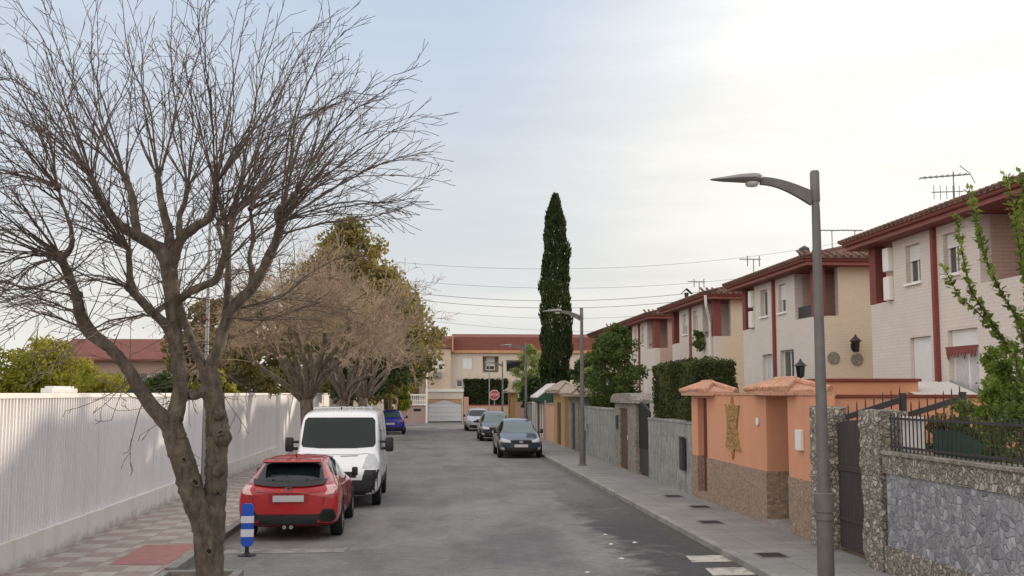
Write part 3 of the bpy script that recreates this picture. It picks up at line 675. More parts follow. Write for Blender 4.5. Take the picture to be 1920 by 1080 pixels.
for k in range(6):
    MB().bbox(0, .06, k * 1.1, k * 1.1 + .95, .05, 2.1, .01).build('panel', M['grey_pl'] if k % 2 else M['pinkwall'], fp)
    MB().box(-.04, .1, k * 1.1 + .96, k * 1.1 + 1.09, 0, 2.2).build('post', M['iron'] if k == 2 else M['white_wall'], fp)
ca = thing('green_canopy', 'small dark green canopy with pale top over the panel fence', 'canopy', (6.1, 59.6, 2.1))
m = MB(); m.add([(0, 0, .2), (0, 4, .2), (1.0, 4, .95), (1.0, 0, .95), (0, 0, .12), (0, 4, .12), (1.0, 4, .87), (1.0, 0, .87)], [(0, 1, 2, 3), (4, 5, 6, 7), (0, 1, 5, 4), (1, 2, 6, 5), (2, 3, 7, 6), (3, 0, 4, 7)]); m.build('pale_top', M['awning'], ca)
m = MB(); m.add([(.04, -.02, .1), (1.0, -.02, .86), (1.0, -.02, -.1), (.5, -.02, -.2), (.04, -.02, -.05), (.04, 4.02, .1), (1.0, 4.02, .86), (1.0, 4.02, -.1), (.5, 4.02, -.2), (.04, 4.02, -.05)], [(0, 1, 2, 3, 4), (5, 6, 7, 8, 9), (0, 4, 9, 5), (4, 3, 8, 9), (3, 2, 7, 8), (2, 1, 6, 7), (1, 0, 5, 6)]); m.build('canvas', M['green_pl'], ca)
simple_wall(66.2, 72.0, 1.85, M['slabstone'], 'grey garden wall past the panel fence, below the bamboo')
simple_wall(72.1, 79.0, 1.9, M['peach'], 'peach garden wall behind the farthest parked cars')
gateway(79.2, 'small ochre gateway with tiled hood near the end of the street', M['ochre'], M['browndoor'], 3.0, 2.5, 6.2)
# drain covers on the right pavement
for k, (px, py, lab) in enumerate(((1262, 931, 'farthest of the dark drain covers on the right pavement'), (1312, 951, 'dark drain cover in front of the narrow red door of the orange wall'), (1332, 980, 'dark drain cover on the pavement in front of the stone star'), (1446, 1042, 'nearest dark drain cover, just left of the tall lamp post'))):
    p = gnd(px, py)
    o = thing('drain_cover', lab, 'drain cover', (p.x, p.y, 0), 0, 'drain covers in the right pavement')
    MB().box(-.23, .23, -.23, .23, 0.003, .012).build('rim', M['grey_pl'], o)
    m = MB(); m.box(-.2, .2, -.2, .2, .012, .016)
    for i in range(6): m.box(-.17, .17, -.17 + i * .063, -.14 + i * .063, .016, .021)
    m.build('lid', M['iron'], o)
# scraps of litter on the road
for k, (px, py, lab) in enumerate(((1135, 1003, 'white paper scrap on the road, farthest of the litter'), (1146, 1021, 'small crumpled white scrap in the middle of the litter'), (1190, 1018, 'white scrap nearest the kerb among the litter'), (1166, 1048, 'large round pale scrap on the dark road surface'), (1102, 1074, 'nearest white scrap on the road, at the bottom edge'))):
    p = gnd(px, py, RZ); rr = random.Random(k); m = MB(); n = 9; s = .028 if k != 3 else .06
    ring = [(s * (1.5 if k != 3 else 1) * cos(i * 2 * pi / n) * rr.uniform(.7, 1.1), s * sin(i * 2 * pi / n) * rr.uniform(.7, 1.1), rr.uniform(.004, .016)) for i in range(n)]
    m.add([(0, 0, .02)] + ring + [(x * .9, y * .9, .0) for x, y, z in ring], [(0, i + 1, (i + 1) % n + 1) for i in range(n)] + [(i + 1, (i + 1) % n + 1, (i + 1) % n + 1 + n, i + 1 + n) for i in range(n)])
    tag(m.build('litter_scrap', M['white_pl'], loc=(p.x, p.y, RZ + .002)), lab, 'litter', 'scraps of litter on the road')
# ------------------------------------------------------------------ blue and white flexible bollard
bo = thing('flexible_bollard', 'blue and white striped plastic bollard behind the red car', 'bollard', (-2.86, 17.75, RZ))
MB().lathe([(.15, 0), (.15, .012), (.06, .03), (.045, .05)], 20).build('base', M['black_pl'], bo, smooth=True)
MB().lathe([(.035, .03), (.03, .16)], 14).build('stem', M['black_pl'], bo, smooth=True)
def blade(z0, z1, mat, nm, e=0.0):
    m = MB(); n = 16; hw = .095 + e; prof = []
    if nm == 'blue_blade':
        prof = [(-.06, .15), (.06, .15), (.095, .2), (.095, .76), (.085, .80), (.055, .825), (-.055, .825), (-.085, .80), (-.095, .76), (-.095, .2)]
        bm = bmesh.new(); fs = []
        m.prism(prof, -.035, .035, 'y')
    else: m.bbox(-hw, hw, -.035 - e, .035 + e, z0, z1, .004)
    return m.build(nm, mat, bo)
blade(0, 0, M['bl_blue'], 'blue_blade'); blade(.30, .42, M['bl_white'], 'white_band', .004); blade(.52, .63, M['bl_white'], 'white_band', .004)
# ------------------------------------------------------------------ street lamps
def street_lamp(lab, X, Y, h=5.5, arm=1.3, rz=0, thick=1, group='grey street lamps', tilt=None):
    o = thing('street_lamp', lab, 'street lamp', (X, Y, 0), rz, group)
    MB().lathe([(.16 * thick, 0), (.16 * thick, .02), (.108 * thick, .05), (.105 * thick, 1.08)], 20).build('base', M['lamp_dark'], o, smooth=True)
    MB().lathe([(.106 * thick, .86), (.118 * thick, .862), (.118 * thick, .93), (.108 * thick, .935), (.108 * thick, .96), (.125 * thick, .965), (.128 * thick, 1.2), (.12 * thick, 1.205), (.085 * thick, 1.21)], 28).build('collar', M['lamp_dark'], o, smooth=True)
    MB().lathe([(.08 * thick, 1.2), (.052 * thick, h - .1)], 18).build('pole', M['lamp_dark'], o, smooth=True)
    MB().lathe([(.062 * thick, h - .42), (.066 * thick, h - .4), (.066 * thick, h - .03), (.05 * thick, h)], 16).build('cap', M['lamp_dark'], o, smooth=True)
    m = MB(); n = 9
    for sgn in (0,):
        top = [(-arm * .05 - (arm * .52) * t, h - .27 + .17 * sin(t * pi / 2)) for t in [i / n for i in range(n + 1)]]
        bot = [(-arm * .05 - (arm * .52) * t, h - .47 + .27 * sin(t * pi / 2)) for t in [i / n for i in range(n + 1)]]
        m.prism(top + bot[::-1], -.035, .035, 'y')
    m.build('arm', M['lamp_dark'], o)
    hx = -arm * .55; hz = h - .14
    hd = MB(); 
    secs = [(0, .05, .045), (.05, .12, .07), (.12, .15, .075), (.3, .135, .06), (.5, .09, .035), (.62, .05, .018), (.66, .02, .008)]
    base = len(hd.v); k = 12
    for (s, wv, hh) in secs:
        for j in range(k):
            a = 2 * pi * j / k; hd.v.append((hx - s * arm / 1.3 * 1.05, wv * cos(a), hz + hh * (sin(a) * (1 if sin(a) > 0 else .75)) + (.02 if s < .5 else 0.01) - s * .02))
    for i in range(len(secs) - 1):
        for j in range(k): j2 = (j + 1) % k; hd.f.append((base + i * k + j, base + i * k + j2, base + (i + 1) * k + j2, base + (i + 1) * k + j))
    hd.f.append(tuple(range(k))); hd.f.append(tuple((len(secs) - 1) * k + j for j in range(k)))
    hobj = hd.build('lamp_head', M['lamp_grey'], o, smooth=True)
    MB().lathe([(.07, -.085), (.09, -.06), (.09, -.03)], 16, (hx - .14, 0, hz + .0)).build('lens', M['lamp_glass'], hobj, smooth=True)
    return o
street_lamp('nearest grey street lamp, tall at the right in front of the dark wooden gate', 5.17, 14.15, 5.47, 1.32)
street_lamp('second street lamp, beside the slab wall and the cypress', 5.42, 37.6, 5.5, 1.3)
street_lamp('third street lamp, its pole rising from the bamboo left of the cypress', 5.75, 62.5, 5.4, 1.45)
street_lamp('farthest street lamp, standing just right of the stop sign', 6.4, 91, 5.2, 1.5)
pl = at(389, 600, 27.5)
mp_ = thing('slim_mast', 'slim tall grey mast seen behind the big bare tree', 'mast', (pl.x, 27.5, 0))
MB().lathe([(.06, 0), (.035, 8.2)], 12).build('pole', M['grey_pl'], mp_, smooth=True); MB().lathe([(.11, 0), (.11, .25), (.07, .3)], 12).build('base', M['grey_pl'], mp_, smooth=True)
MB().lathe([(.045, 8.15), (.06, 8.3), (.02, 8.35)], 12).build('cap', M['grey_pl'], mp_, smooth=True)
# stop sign
ss = thing('stop_sign', 'red octagonal stop sign on a thin pole at the end of the street', 'road sign', (5.55, 88, 0))
MB().lathe([(.045, 0), (.045, 4.9)], 10, (-.42, .02, 0)).build('pole', M['grey_pl'], ss); 
MB().lathe([(.035, 0), (.035, 2.6)], 10, (0, .03, 0)).build('pole', M['grey_pl'], ss); 
for nm, r_, y0, y1, mt in (('white_border', .44, -.02, 0, M['bl_white']), ('red_plate', .40, -.026, -.02, M['stopred'])):
    MB().prism([(r_ * cos(pi / 8 + i * pi / 4), 2.35 + r_ * sin(pi / 8 + i * pi / 4)) for i in range(8)], y0, y1, 'y').build(nm, mt, ss)
cu = bpy.data.curves.new('lettering', 'FONT'); cu.body = 'STOP'; cu.size = .27; cu.align_x = 'CENTER'; cu.align_y = 'CENTER'; cu.extrude = .003
t = text_mesh('lettering', cu, M['bl_white'], ss); t.location = (0, -.032, 2.35); t.rotation_euler = (pi / 2, 0, 0)
# ------------------------------------------------------------------ overhead wires
for k, (p0, p1, sag, Y, lab) in enumerate((((560, 500), (1700, 470), 62, 110, 'uppermost overhead wire across the pale sky'), ((560, 515), (1700, 465), 82, 112, 'second overhead wire from the top'), ((560, 525), (1700, 475), 86, 114, 'third overhead wire from the top, in the middle'), ((560, 540), (1700, 500), 86, 116, 'fourth overhead wire, just above the lowest'), ((560, 560), (1700, 560), 70, 118, 'lowest overhead wire, near the roofs'), ((560, 470), (1700, 430), 60, 108, 'thin overhead wire above all the others'))):
    a, b_ = at(*p0, Y), at(*p1, Y); n = 24; s = sag * Y / 2000
    pts = [a.lerp(b_, i / n) - Vector((0, 0, s * 4 * (i / n) * (1 - i / n) * .9)) for i in range(n + 1)]
    tag(MB().tube(pts, .024 if k in (1, 2) else .014, 5).build('overhead_wire', M['iron']), lab, 'wire', 'overhead wires')
# ------------------------------------------------------------------ row of paired houses
def window(parent, y0, y1, z0, z1, x=.12, shut=.5, sill=True, curtain=False, cross=True, barred=False):
    f = MB(); t = .045
    f.box(x, x + .05, y0, y0 + t, z0, z1); f.box(x, x + .05, y1 - t, y1, z0, z1); f.box(x, x + .05, y0 + t, y1 - t, z0, z0 + t); f.box(x, x + .05, y0 + t, y1 - t, z1 - t, z1)
    if cross: f.box(x + .002, x + .048, (y0 + y1) / 2 - .025, (y0 + y1) / 2 + .025, z0 + t, z1 - t)
    w = f.build('window', M['white_pl'], parent)
    MB().box(x + .02, x + .03, y0 + t, y1 - t, z0 + t, z1 - t).build('pane', M['curtain'] if curtain else M['glass'], w)
    if shut > 0:
        s = MB(); zb = z1 - (z1 - z0) * shut; n = max(3, int((z1 - zb) / .05))
        for i in range(n):
            a = zb + (z1 - zb) * i / n; s.box(x - .03, x - .012, y0 + .01, y1 - .01, a + .003, a + (z1 - zb) / n - .003)
        s.box(x - .022, x - .014, y0 + .01, y1 - .01, zb, z1); s.build('roller_shutter', M['shutter'], w)
    if sill: MB().bbox(-.06, .12, y0 - .06, y1 + .06, z0 - .06, z0, .008).build('sill', M['white_wall'] if sill is True else M['terracotta_light'], w)
    if barred:
        b = MB(); n = 6
        for i in range(n + 1): b.tube([(-.05, y0 + (y1 - y0) * i / n, z0), (-.05, y0 + (y1 - y0) * i / n, z1)], .01, 5)
        for z in (z0 + .1, (z0 + z1) / 2, z1 - .1): b.box(-.06, -.04, y0, y1, z - .01, z + .01)
        b.build('window_bars', M['white_pl'], w)
    return w
def yv(u): return -u        # u runs from the far corner towards the viewer
def house(lab, Yfar, v):
    # origin: far street corner of the facade; +x into the plot, y decreasing towards the viewer
    o = thing('semi_detached_house', lab, 'house', (10.7, Yfar - .85, 0), 0, 'paired houses in a row behind the garden walls')
    LL, D, EZ = v.get('L', 6.9), 8.0, 5.98
    A = (-2.65, -1.95, 4.93, 5.78); B = (-4.35, -3.7, 4.93, 5.78)
    C = (-3.0, -2.0, 1.5, 3.72); Dd = (-4.95, -3.75, 1.0, 3.78)
    l1 = (-1.3, 0.0, 4.62, EZ); l2 = (-LL, -5.15, 4.62, EZ)
    m = MB(); wallx(m, 0, .24, -LL, 0, -.1, EZ, [A, B, C, Dd, l1, l2]); m.build('facade', M[v.get('wall', 'brick_white')], o)
    m = MB(); wally(m, -LL, .24, .24, D, -.1, EZ, [(.24, .62, 4.62, EZ)]); m.build('side_wall', M[v.get('side', 'brick_cream')], o); m = MB(); wally(m, -.24, .24, .24, D, -.1, EZ, [(.24, 1.2, 4.62, EZ)]); m.build('side_wall', M[v.get('side', 'brick_cream')], o)
    MB().box(D - .24, D, -LL + .24, -.24, 0, EZ).build('rear_wall', M['brick_cream'], o)
    # recessed balconies: back wall, inner side wall, floor, ceiling
    m = MB()
    m.box(1.25, 1.4, -1.3, -.24, 4.0, EZ); m.box(.24, 1.4, -1.45, -1.3, 4.0, EZ); m.build('balcony_wall', M[v.get('inner', 'brick_pink')], o); m = MB(); m.box(1.25, 1.4, -LL + .24, -5.15, 4.0, EZ); m.box(.24, 1.4, -5.15, -5.0, 4.0, EZ)
    m.build('balcony_wall', M[v.get('inner', 'brick_pink')], o)
    m = MB(); m.box(.24, 1.25, -1.3, -.24, 3.9, 4.0); m.build('balcony_floor', M['terracotta_light'], o); m = MB(); m.box(.24, 1.25, -LL + .24, -5.15, 3.9, 4.0); m.build('balcony_floor', M['terracotta_light'], o)
    for yy in (-.95, -LL + .7):
        d = MB().box(1.2, 1.25, yy - .02, yy + .55, 4.0, 5.75).build('balcony_door', M['white_pl'], o); MB().box(1.19, 1.2, yy + .05, yy + .48, 4.4, 5.68).build('pane', M['glass_dark'], d)
    m = MB(); m.box(-.012, .25, -.34, 0.012, 4.62, EZ)
    m.build('red_column', M['terracotta'], o)
    m = MB(); m.box(-.012, .25, -LL - .012, -LL + .4, 4.62, EZ); m.build('red_column', M['terracotta'], o)
    window(o, *A, shut=v.get('sa', .5), sill=True); window(o, *B, shut=v.get('sb', .35)); window(o, *C, shut=v.get('scc', .72), curtain=True, barred=v.get('bars', False)); window(o, *Dd, shut=v.get('sd', .3), curtain=v.get('cur', True), cross=True)
    if v.get('vane'):
        m = MB(); rr = random.Random(3)
        for i in range(9):
            y0 = -4.95 + i * 1.2 / 9; m.prism([(y0, 3.4), (y0 + .13, 3.4), (y0 + .13, 3.33 - rr.uniform(0, .06)), (y0 + .065, 3.27 - rr.uniform(0, .12)), (y0, 3.34)], -.05, -.03, 'x')
        m.box(-.055, -.004, -4.97, -3.73, 3.4, 3.44); m.build('red_valance', M['terracotta'], o)
    # downpipe in the middle
    m = MB(); m.box(-.09, -.0015, -3.42, -3.3, -.05, EZ); m.build('downpipe', M['terracotta_light'] if v.get('lp') else M['terracotta'], o)
    # eaves: soffit, fascia, gutter
    m = MB(); m.box(-.38, D + .4, -LL - .4, .4, EZ + .002, EZ + .06); m.build('soffit', M['terracotta'], o)
    m = MB()
    for (a, b_, c, d) in ((-.42, -.38, -LL - .4, .4), (D + .4, D + .44, -LL - .4, .4)): m.box(a, b_, c, d, EZ + .0, EZ + .17)
    for (c, d) in ((-LL - .44, -LL - .4), (.4, .44)): m.box(-.42, D + .44, c, d, EZ + .0, EZ + .17)
    m.build('fascia', M['terracotta_light'], o)
    m = MB(); m.tube([(-.46, -LL - .44, EZ + .14), (-.46, .44, EZ + .14)], .05, 8); m.tube([(-.46, -LL - .47, EZ + .14), (D + .4, -LL - .47, EZ + .14)], .05, 8); m.build('gutter', M['terracotta'], o, smooth=True)
    # hipped roof
    x0, x1, y0, y1, ez, rz_ = -.53, D + .56, -LL - .56, .54, EZ + .17, EZ + 1.3
    xm = (x0 + x1) / 2; r0, r1 = y0 + 2.9, y1 - 2.9
    def hip(m, dz, e=0):
        return m.add([(x0 - e, y0 - e, ez + dz), (x1 + e, y0 - e, ez + dz), (x1 + e, y1 + e, ez + dz), (x0 - e, y1 + e, ez + dz), (xm, r0, rz_ + dz), (xm, r1, rz_ + dz)], [(0, 1, 4), (1, 2, 5, 4), (2, 3, 5), (3, 0, 4, 5)])
    m = MB(); hip(m, .05); m.add([(x0, y0, ez), (x1, y0, ez), (x1, y1, ez), (x0, y1, ez), (x0, y0, ez + .05), (x1, y0, ez + .05), (x1, y1, ez + .05), (x0, y1, ez + .05)], [(0, 1, 5, 4), (1, 2, 6, 5), (2, 3, 7, 6), (3, 0, 4, 7), (0, 1, 2, 3)])
    rf = m.build('roof', M['roof'], o)
    m = MB()      # tile ends along the eaves and ridge caps
    y = y0
    while y < y1: m.tube([(x0 - .04, y, ez + .06), (x0 + .5, y, ez + .06 + .5 * (rz_ - ez) / (xm - x0) + .0)], .042, 6); y += .22
    x = x0
    while x < x1: m.tube([(x, y0 - .04, ez + .06), (x, y0 + .5, ez + .06 + .5 * (rz_ - ez) / 2.9)], .042, 6); x += .22
    for a, b_ in (((x0, y0, ez), (xm, r0, rz_)), ((x0, y1, ez), (xm, r1, rz_)), ((xm, r0, rz_), (xm, r1, rz_)), ((x1, y0, ez), (xm, r0, rz_))): a, b_ = Vector(a), Vector(b_); m.tube([a.lerp(b_, .03) + Vector((0, 0, .05)), b_ + Vector((0, 0, .05))], .065, 7)
    m.build('tile_edge', M['roof'], rf, smooth=True)
    if v.get('rails', True):
        m = MB(); m.box(.1, .13, -LL + .42, -5.15, 4.62, 4.98)
        if v.get('mesh'): m.build('balcony_screen', M['iron'], o)
        else: MB().tube([(.1, -LL + .42, 4.85), (.1, -5.15, 4.85)], .02).build('balcony_rail', M['iron'], o)
    return o
h1 = house('nearest white brick house with red pillars, at the right edge', 25.8, dict(sa=.42, sb=.35, scc=.72, sd=.12, vane=True, rails=False, L=8.6))
h2 = house('second white house along the row, with a cream side wall and balcony screen', 36.3, dict(sa=.0, sb=.55, scc=0, sd=0, cur=False, mesh=True))
h3 = house('third house along the row, with a white pipe bent across its corner', 46.8, dict(sa=.6, sb=.2, scc=.5, sd=.5, lp=True, inner='brick_white'))
h4 = house('fourth house along the row, with pink end bay', 57.3, dict(sa=.6, sb=.4, scc=.5, sd=.5, inner='brick_pink', wall='brick_white', side='brick_pink'))
h5 = house('farthest house of the row, mostly behind the round laurel', 67.8, dict(sa=.6, sb=.4, scc=.5, sd=.5, wall='brick_cream', side='brick_cream'))
# bent pale rainwater pipe on third house corner
MB().tube([(-.47, -7.4, 6.1), (-.42, -7.3, 5.7), (-.18, -6.75, 5.35), (-.1, -6.62, 5.1), (-.1, -6.62, 0)], .05, 8).build('rainwater_pipe', M['white_wall'], h3, smooth=True)
# long pink panel on fourth house
# air conditioners
def aircon(lab, loc, fac=0):
    o = thing('air_conditioner', lab, 'air conditioner', loc, pi / 2, 'air conditioner units on the balconies')
    MB().bbox(-.15, .15, -.4, .4, 0, .55, .02).build('case', M['white_pl'], o)
    MB().lathe([(.19, -.165), (.21, -.15)], 18, (0, -.1, .28), 'x').build('fan_grille', M['grey_pl'], o)
    MB().box(-.12, .12, -.35, -.3, -.06, 0).build('bracket', M['grey_pl'], o)
for k, (Yf, nm) in enumerate(((25.8, 'nearest'), (36.3, 'second'))):
    aircon('upper white air conditioner unit in the balcony of the %s house' % nm, (10.98, Yf - .85 - 1.13, 5.3))
    aircon('lower white air conditioner unit in the balcony of the %s house' % nm, (10.98, Yf - .85 - 1.13, 4.63))
# lanterns, plates on the cream side wall
def lantern(lab, loc, rz=0, post=False):
    o = thing('lantern', lab, 'lantern', loc, rz)
    MB().lathe([(.04, 0), (.1, .02), (.13, .28), (.15, .3)], 6).build('lamp_glass', M['glass_dark'], o)
    MB().lathe([(.19, .3), (.05, .42), (.03, .46), (.01, .5)], 6).build('lid', M['iron'], o)
    if post: MB().lathe([(.03, -1.0), (.03, 0), (.07, .0)], 8).build('post', M['iron'], o)
    else: MB().tube([(0, .12, .1), (0, .3, .1), (0, .3, .25)], .02).build('bracket', M['iron'], o)
    return o
p = at(1604, 640, 28.25); lantern('black wall lantern on the cream side wall of the second house', (p.x, 28.24, p.z - .3))
p = at(1501, 690, 27.5); lantern('black post lantern above the tiled hood of the orange gate', (p.x, 27.5, p.z - .25), post=True)
for px, py, lab in ((1564, 671, 'greenish ceramic plate hung left on the cream side wall'), (1608, 674, 'pale ceramic plate hung right on the cream side wall')):
    p = at(px, py, 28.5); tag(MB().lathe([(.17, 0), (.17, .02), (.1, .03)], 20, (0, -.03, 0), 'y').build('wall_plate', M['portal'], loc=(p.x, 28.545, p.z), smooth=True), lab, 'plate', 'ceramic plates on the cream wall')
# antennas and chimneys
def antenna(lab, loc, h=1.4, kind=0, rz=0):
    o = thing('tv_antenna', lab, 'antenna', loc, rz, 'roof antennas')
    MB().tube([(0, 0, -.5), (0, 0, h)], .022, 6).build('mast', M['grey_pl'], o)
    m = MB()
    if kind == 0:
        m.tube([(-.75, 0, h - .15), (.35, 0, h - .05)], .015, 5)
        for i in range(8): x = -.7 + i * .13; m.tube([(x, -.16, h - .15 + .1 * (x + .75)), (x, .16, h - .15 + .1 * (x + .75))], .008, 4)
        m.tube([(.3, -.3, h - .3), (.36, 0, h - .03), (.3, .3, h + .2)], .01, 4); m.tube([(-.5, 0, h - .45), (.2, 0, h - .42)], .012, 5)
        for i in range(5): x = -.45 + i * .14; m.tube([(x, 0, h - .6), (x, 0, h - .3)], .008, 4)
    else:
        m.tube([(-.5, 0, h), (.25, 0, h)], .018, 5)
        for i in range(5): m.tube([(-.45 + i * .15, -.14, h), (-.45 + i * .15, .14, h)], .01, 4)
        if kind == 2: m.tube([(-.22, 0, h - .25), (-.22, 0, h + .12)], .02, 5); m.tube([(.2, 0, h - .25), (.2, 0, h + .12)], .02, 5)
    m.build('array', M['grey_pl'], o)
for (px, py, Y, h, kd, lab) in ((1788, 322, 21.5, 1.5, 0, 'large many-armed antenna on the roof of the nearest house'), (1560, 432, 33, 1.3, 1, 'left of the two plain antennas behind the lamp post'), (1603, 432, 31.5, 1.2, 1, 'right of the two plain antennas behind the lamp post'), (1413, 486, 36, 1.2, 2, 'double-pronged antenna above the second house'), (1311, 528, 44, 1.2, 2, 'farthest antenna, above the third house')):
    p = at(px, py, Y); antenna(lab, (p.x, Y, p.z - h), h, kd)
def flue(lab, px, py, Y, ball):
    p = at(px, py, Y); o = thing('flue', lab, 'chimney', (p.x, Y, p.z - .9), 0, 'metal flues on the roofs')
    MB().lathe([(.08, -.6), (.08, .62)], 12).build('pipe', M['iron'], o, smooth=True)
    if ball: MB().lathe([(.02, .52), (.16, .6), (.19, .7), (.16, .82), (.03, .9)], 14).build('cowl', M['iron'], o, smooth=True)
    else: MB().lathe([(.09, .6), (.09, .74), (.02, .74)], 10).build('collar', M['iron'], o); MB().prism([(-.25, .68), (0, .88), (.25, .68), (0, .93)], -.15, .15, 'y').build('cowl', M['iron'], o)
flue('black pipe flue with ball cowl on the second house roof', 1508, 461, 30.5, True)
flue('black pipe flue with pitched cap on the third house roof', 1287, 542, 45, False)
# planter of trailing plants at third house's balcony and iron table things left out: too small
# ------------------------------------------------------------------ buildings closing the street
E = thing('end_building', 'cream two-storey terrace with red roof band closing the end of the street', 'building', (.0, 97, 0))
def X(px, Y=97): return at(px, 700, Y).x
def Z(py, Y=97): return at(900, py, Y).z
m = MB()
holes = [(X(866), X(886), Z(693), Z(671)), (X(905), X(935), Z(698), Z(668)), (X(949), X(986), Z(698), Z(675)), (X(855), X(868), Z(726), Z(712)), (X(998), X(1010), Z(694), Z(672)), (X(875), X(930), Z(748), Z(716))]
wally(m, 0, .25, X(845), X(1125), -.1, Z(659), holes); m.build('facade', M['endwall'], E)
m = MB(); wally(m, -.7, .25, X(800), X(845), Z(737), Z(655), [(X(814), X(834), Z(694), Z(674))]); m.box(X(845) - .2, X(845), -.45, 0, 0, Z(655)); m.build('projecting_bay', M['endwall2'], E)
MB().box(X(800), X(845), -.4, 0, 0, Z(737)).build('lower_wall', M['endwall2'], E)
m = MB(); m.prism([(0, Z(658)), (0, Z(633)), (.0, Z(633) + .05), (1.2, Z(625)), (7.5, Z(625)), (7.5, Z(658))], X(849), X(1125), 'x'); m.build('roof', M['roof_red'], E)
m = MB(); m.prism([(-.9, Z(654)), (-.9, Z(636)), (.3, Z(630)), (7.5, Z(628)), (7.5, Z(654))], X(799), X(847), 'x'); r2 = m.build('roof', M['roof_red'], E); r2['label'] = 'shorter darker roof section at the left'
MB().box(X(846.5), X(849.5), -1, 3, Z(660), Z(631)).build('party_parapet', M['trim'], E)
MB().box(X(849), X(1125), -.3, -.002, Z(662), Z(657)).build('ochre_band', M['trim'], E)
MB().box(X(800), X(1125), 7.2, 7.5, -.1, Z(660)).build('rear_wall', M['endwall'], E)
def ewin(h, sh, pane=M['glass'], y=.1, fr=True):
    w = MB(); t = .09
    w.box(h[0], h[0] + t, y, y + .06, h[2], h[3]); w.box(h[1] - t, h[1], y, y + .06, h[2], h[3]); w.box(h[0] + t, h[1] - t, y, y + .06, h[2], h[2] + t); w.box(h[0] + t, h[1] - t, y, y + .06, h[3] - t, h[3])
    w = w.build('window', M['white_pl'], E)
    MB().box(h[0] + t, h[1] - t, y + .02, y + .04, h[2] + t, h[3] - t).build('pane', pane, w)
    if sh: MB().box(h[0] + .04, h[1] - .04, y - .05, y - .02, h[3] - (h[3] - h[2]) * sh, h[3]).build('roller_shutter', M['shutter'], w)
ewin(holes[0], .95); ewin((holes[1][0] + .3, holes[1][1] - .3, holes[1][2] + .2, holes[1][3]), .7, y=.8); ewin(holes[2], 0, M['glass_dark'], y=.6); ewin(holes[3], 0, M['glass_dark']); ewin(holes[4], .6); ewin(holes[5], 0, M['glass_dark'], y=.4)
ewin((X(814), X(834), Z(694), Z(674)), .85, M['glass_dark'], y=-.6)
MB().box(X(812), X(806) + 1.0, -.95, -.702, Z(708), Z(698)).build('air_conditioner', M['grey_pl'], E)
MB().box(X(803), X(842), -.69, -.402, Z(727), Z(722)).build('recess_shade_strip', M['glass_dark'], E)  # solid dark strip standing in for a shaded recess
# closed loggia back walls
MB().box(X(903), X(990), 1.2, 1.3, Z(702), Z(662)).build('loggia_back', M['endwall2'], E)
# garage
ga_ = thing('garage', 'low garage with wide white door and cream parapet at the end of the street', 'garage', (X(800), 95.9, 0))
gw = X(868) - X(800)
m = MB(); wally(m, 0, .3, 0, gw, -.1, Z(735), [(.15, gw - .12, -.1, Z(748))]); m.build('wall', M['endwall'], ga_)
MB().bbox(-.06, gw + .05, -.12, .35, Z(735), Z(729), .02).build('parapet', M['plinth'], ga_)
m = MB()
for i in range(5): z0 = .0 + i * (Z(748)) / 5; m.bbox(.17, gw - .14, .12, .17, z0 + .01, z0 + Z(748) / 5 - .005, .008)
m.build('garage_door', M['garage'], ga_)
MB().prism([(.15, Z(748) + .01), (.15, Z(757)), (gw * .5, Z(749)), (gw - .12, Z(757)), (gw - .12, Z(748) + .01)], .05, .11, 'y').build('arched_header', M['trim'], ga_)
# peach fence wall with dark hedge behind
simple = thing('peach_corner_wall', 'low peach wall at the end of the street right of the garage', 'wall', (X(869), 95.95, 0))
m = MB(); m.box(0, X(960) - X(869), 0, .25, -.1, Z(760)); m.box(0, X(878) - X(869), -.03, .28, -.1, Z(744)); m.build('wall', M['peach'], simple)
MB().bbox(X(878) - X(869), X(960) - X(869), -.04, .3, Z(760), Z(758.5), .01).build('coping', M['redcap'], simple)
# left corner building with balustrade
lb_ = thing('corner_house', 'pinkish brown corner house with white balustraded steps left of the garage', 'house', (X(752, 94), 94, 0))
def XL(px): return X(px, 94) - X(752, 94)
m = MB(); m.box(XL(740), XL(799), .9, 6, -.1, Z(705, 94)); m.build('wall', M['pinkwall'], lb_)
m = MB(); m.bbox(XL(735), XL(799.6), .5, 6, Z(705, 94), Z(700, 94), .02); m.prism([(XL(738), Z(700, 94)), (XL(768), Z(686, 94)), (XL(799), Z(700, 94))], .7, 6, 'y'); m.build('roof', M['roof_red'], lb_)
m = MB(); m.box(XL(762), XL(799), 0, .89, -.1, Z(763, 94)); m.build('plinth', M['pinkwall'], lb_)
MB().box(XL(776), XL(790), -.01, .05, Z(771, 94), Z(766, 94)).build('vent', M['glass_dark'], lb_)
m = MB(); m.bbox(XL(766), XL(799), -.06, .08, Z(742, 94), Z(739, 94), .02); m.bbox(XL(766), XL(799), -.06, .08, Z(760, 94), Z(757, 94), .02)
for i in range(9):
    x = XL(768) + i * (XL(797) - XL(768)) / 8; m.lathe([(.03, Z(757, 94)), (.07, Z(752, 94)), (.03, Z(746, 94)), (.045, Z(742, 94))], 8, (x, .01, 0))
m.bbox(XL(764), XL(767), -.1, .12, Z(763, 94), Z(733, 94), .02); m.build('balustrade', M['white_wall'], lb_)
MB().box(XL(770), XL(786), .86, .92, Z(745, 94) - .3, Z(712, 94)).build('door', M['browndoor'], lb_)
MB().box(XL(798.5), XL(802), -.2, 6, -.1, Z(695, 94)).build('white_pillar', M['white_wall'], lb_)
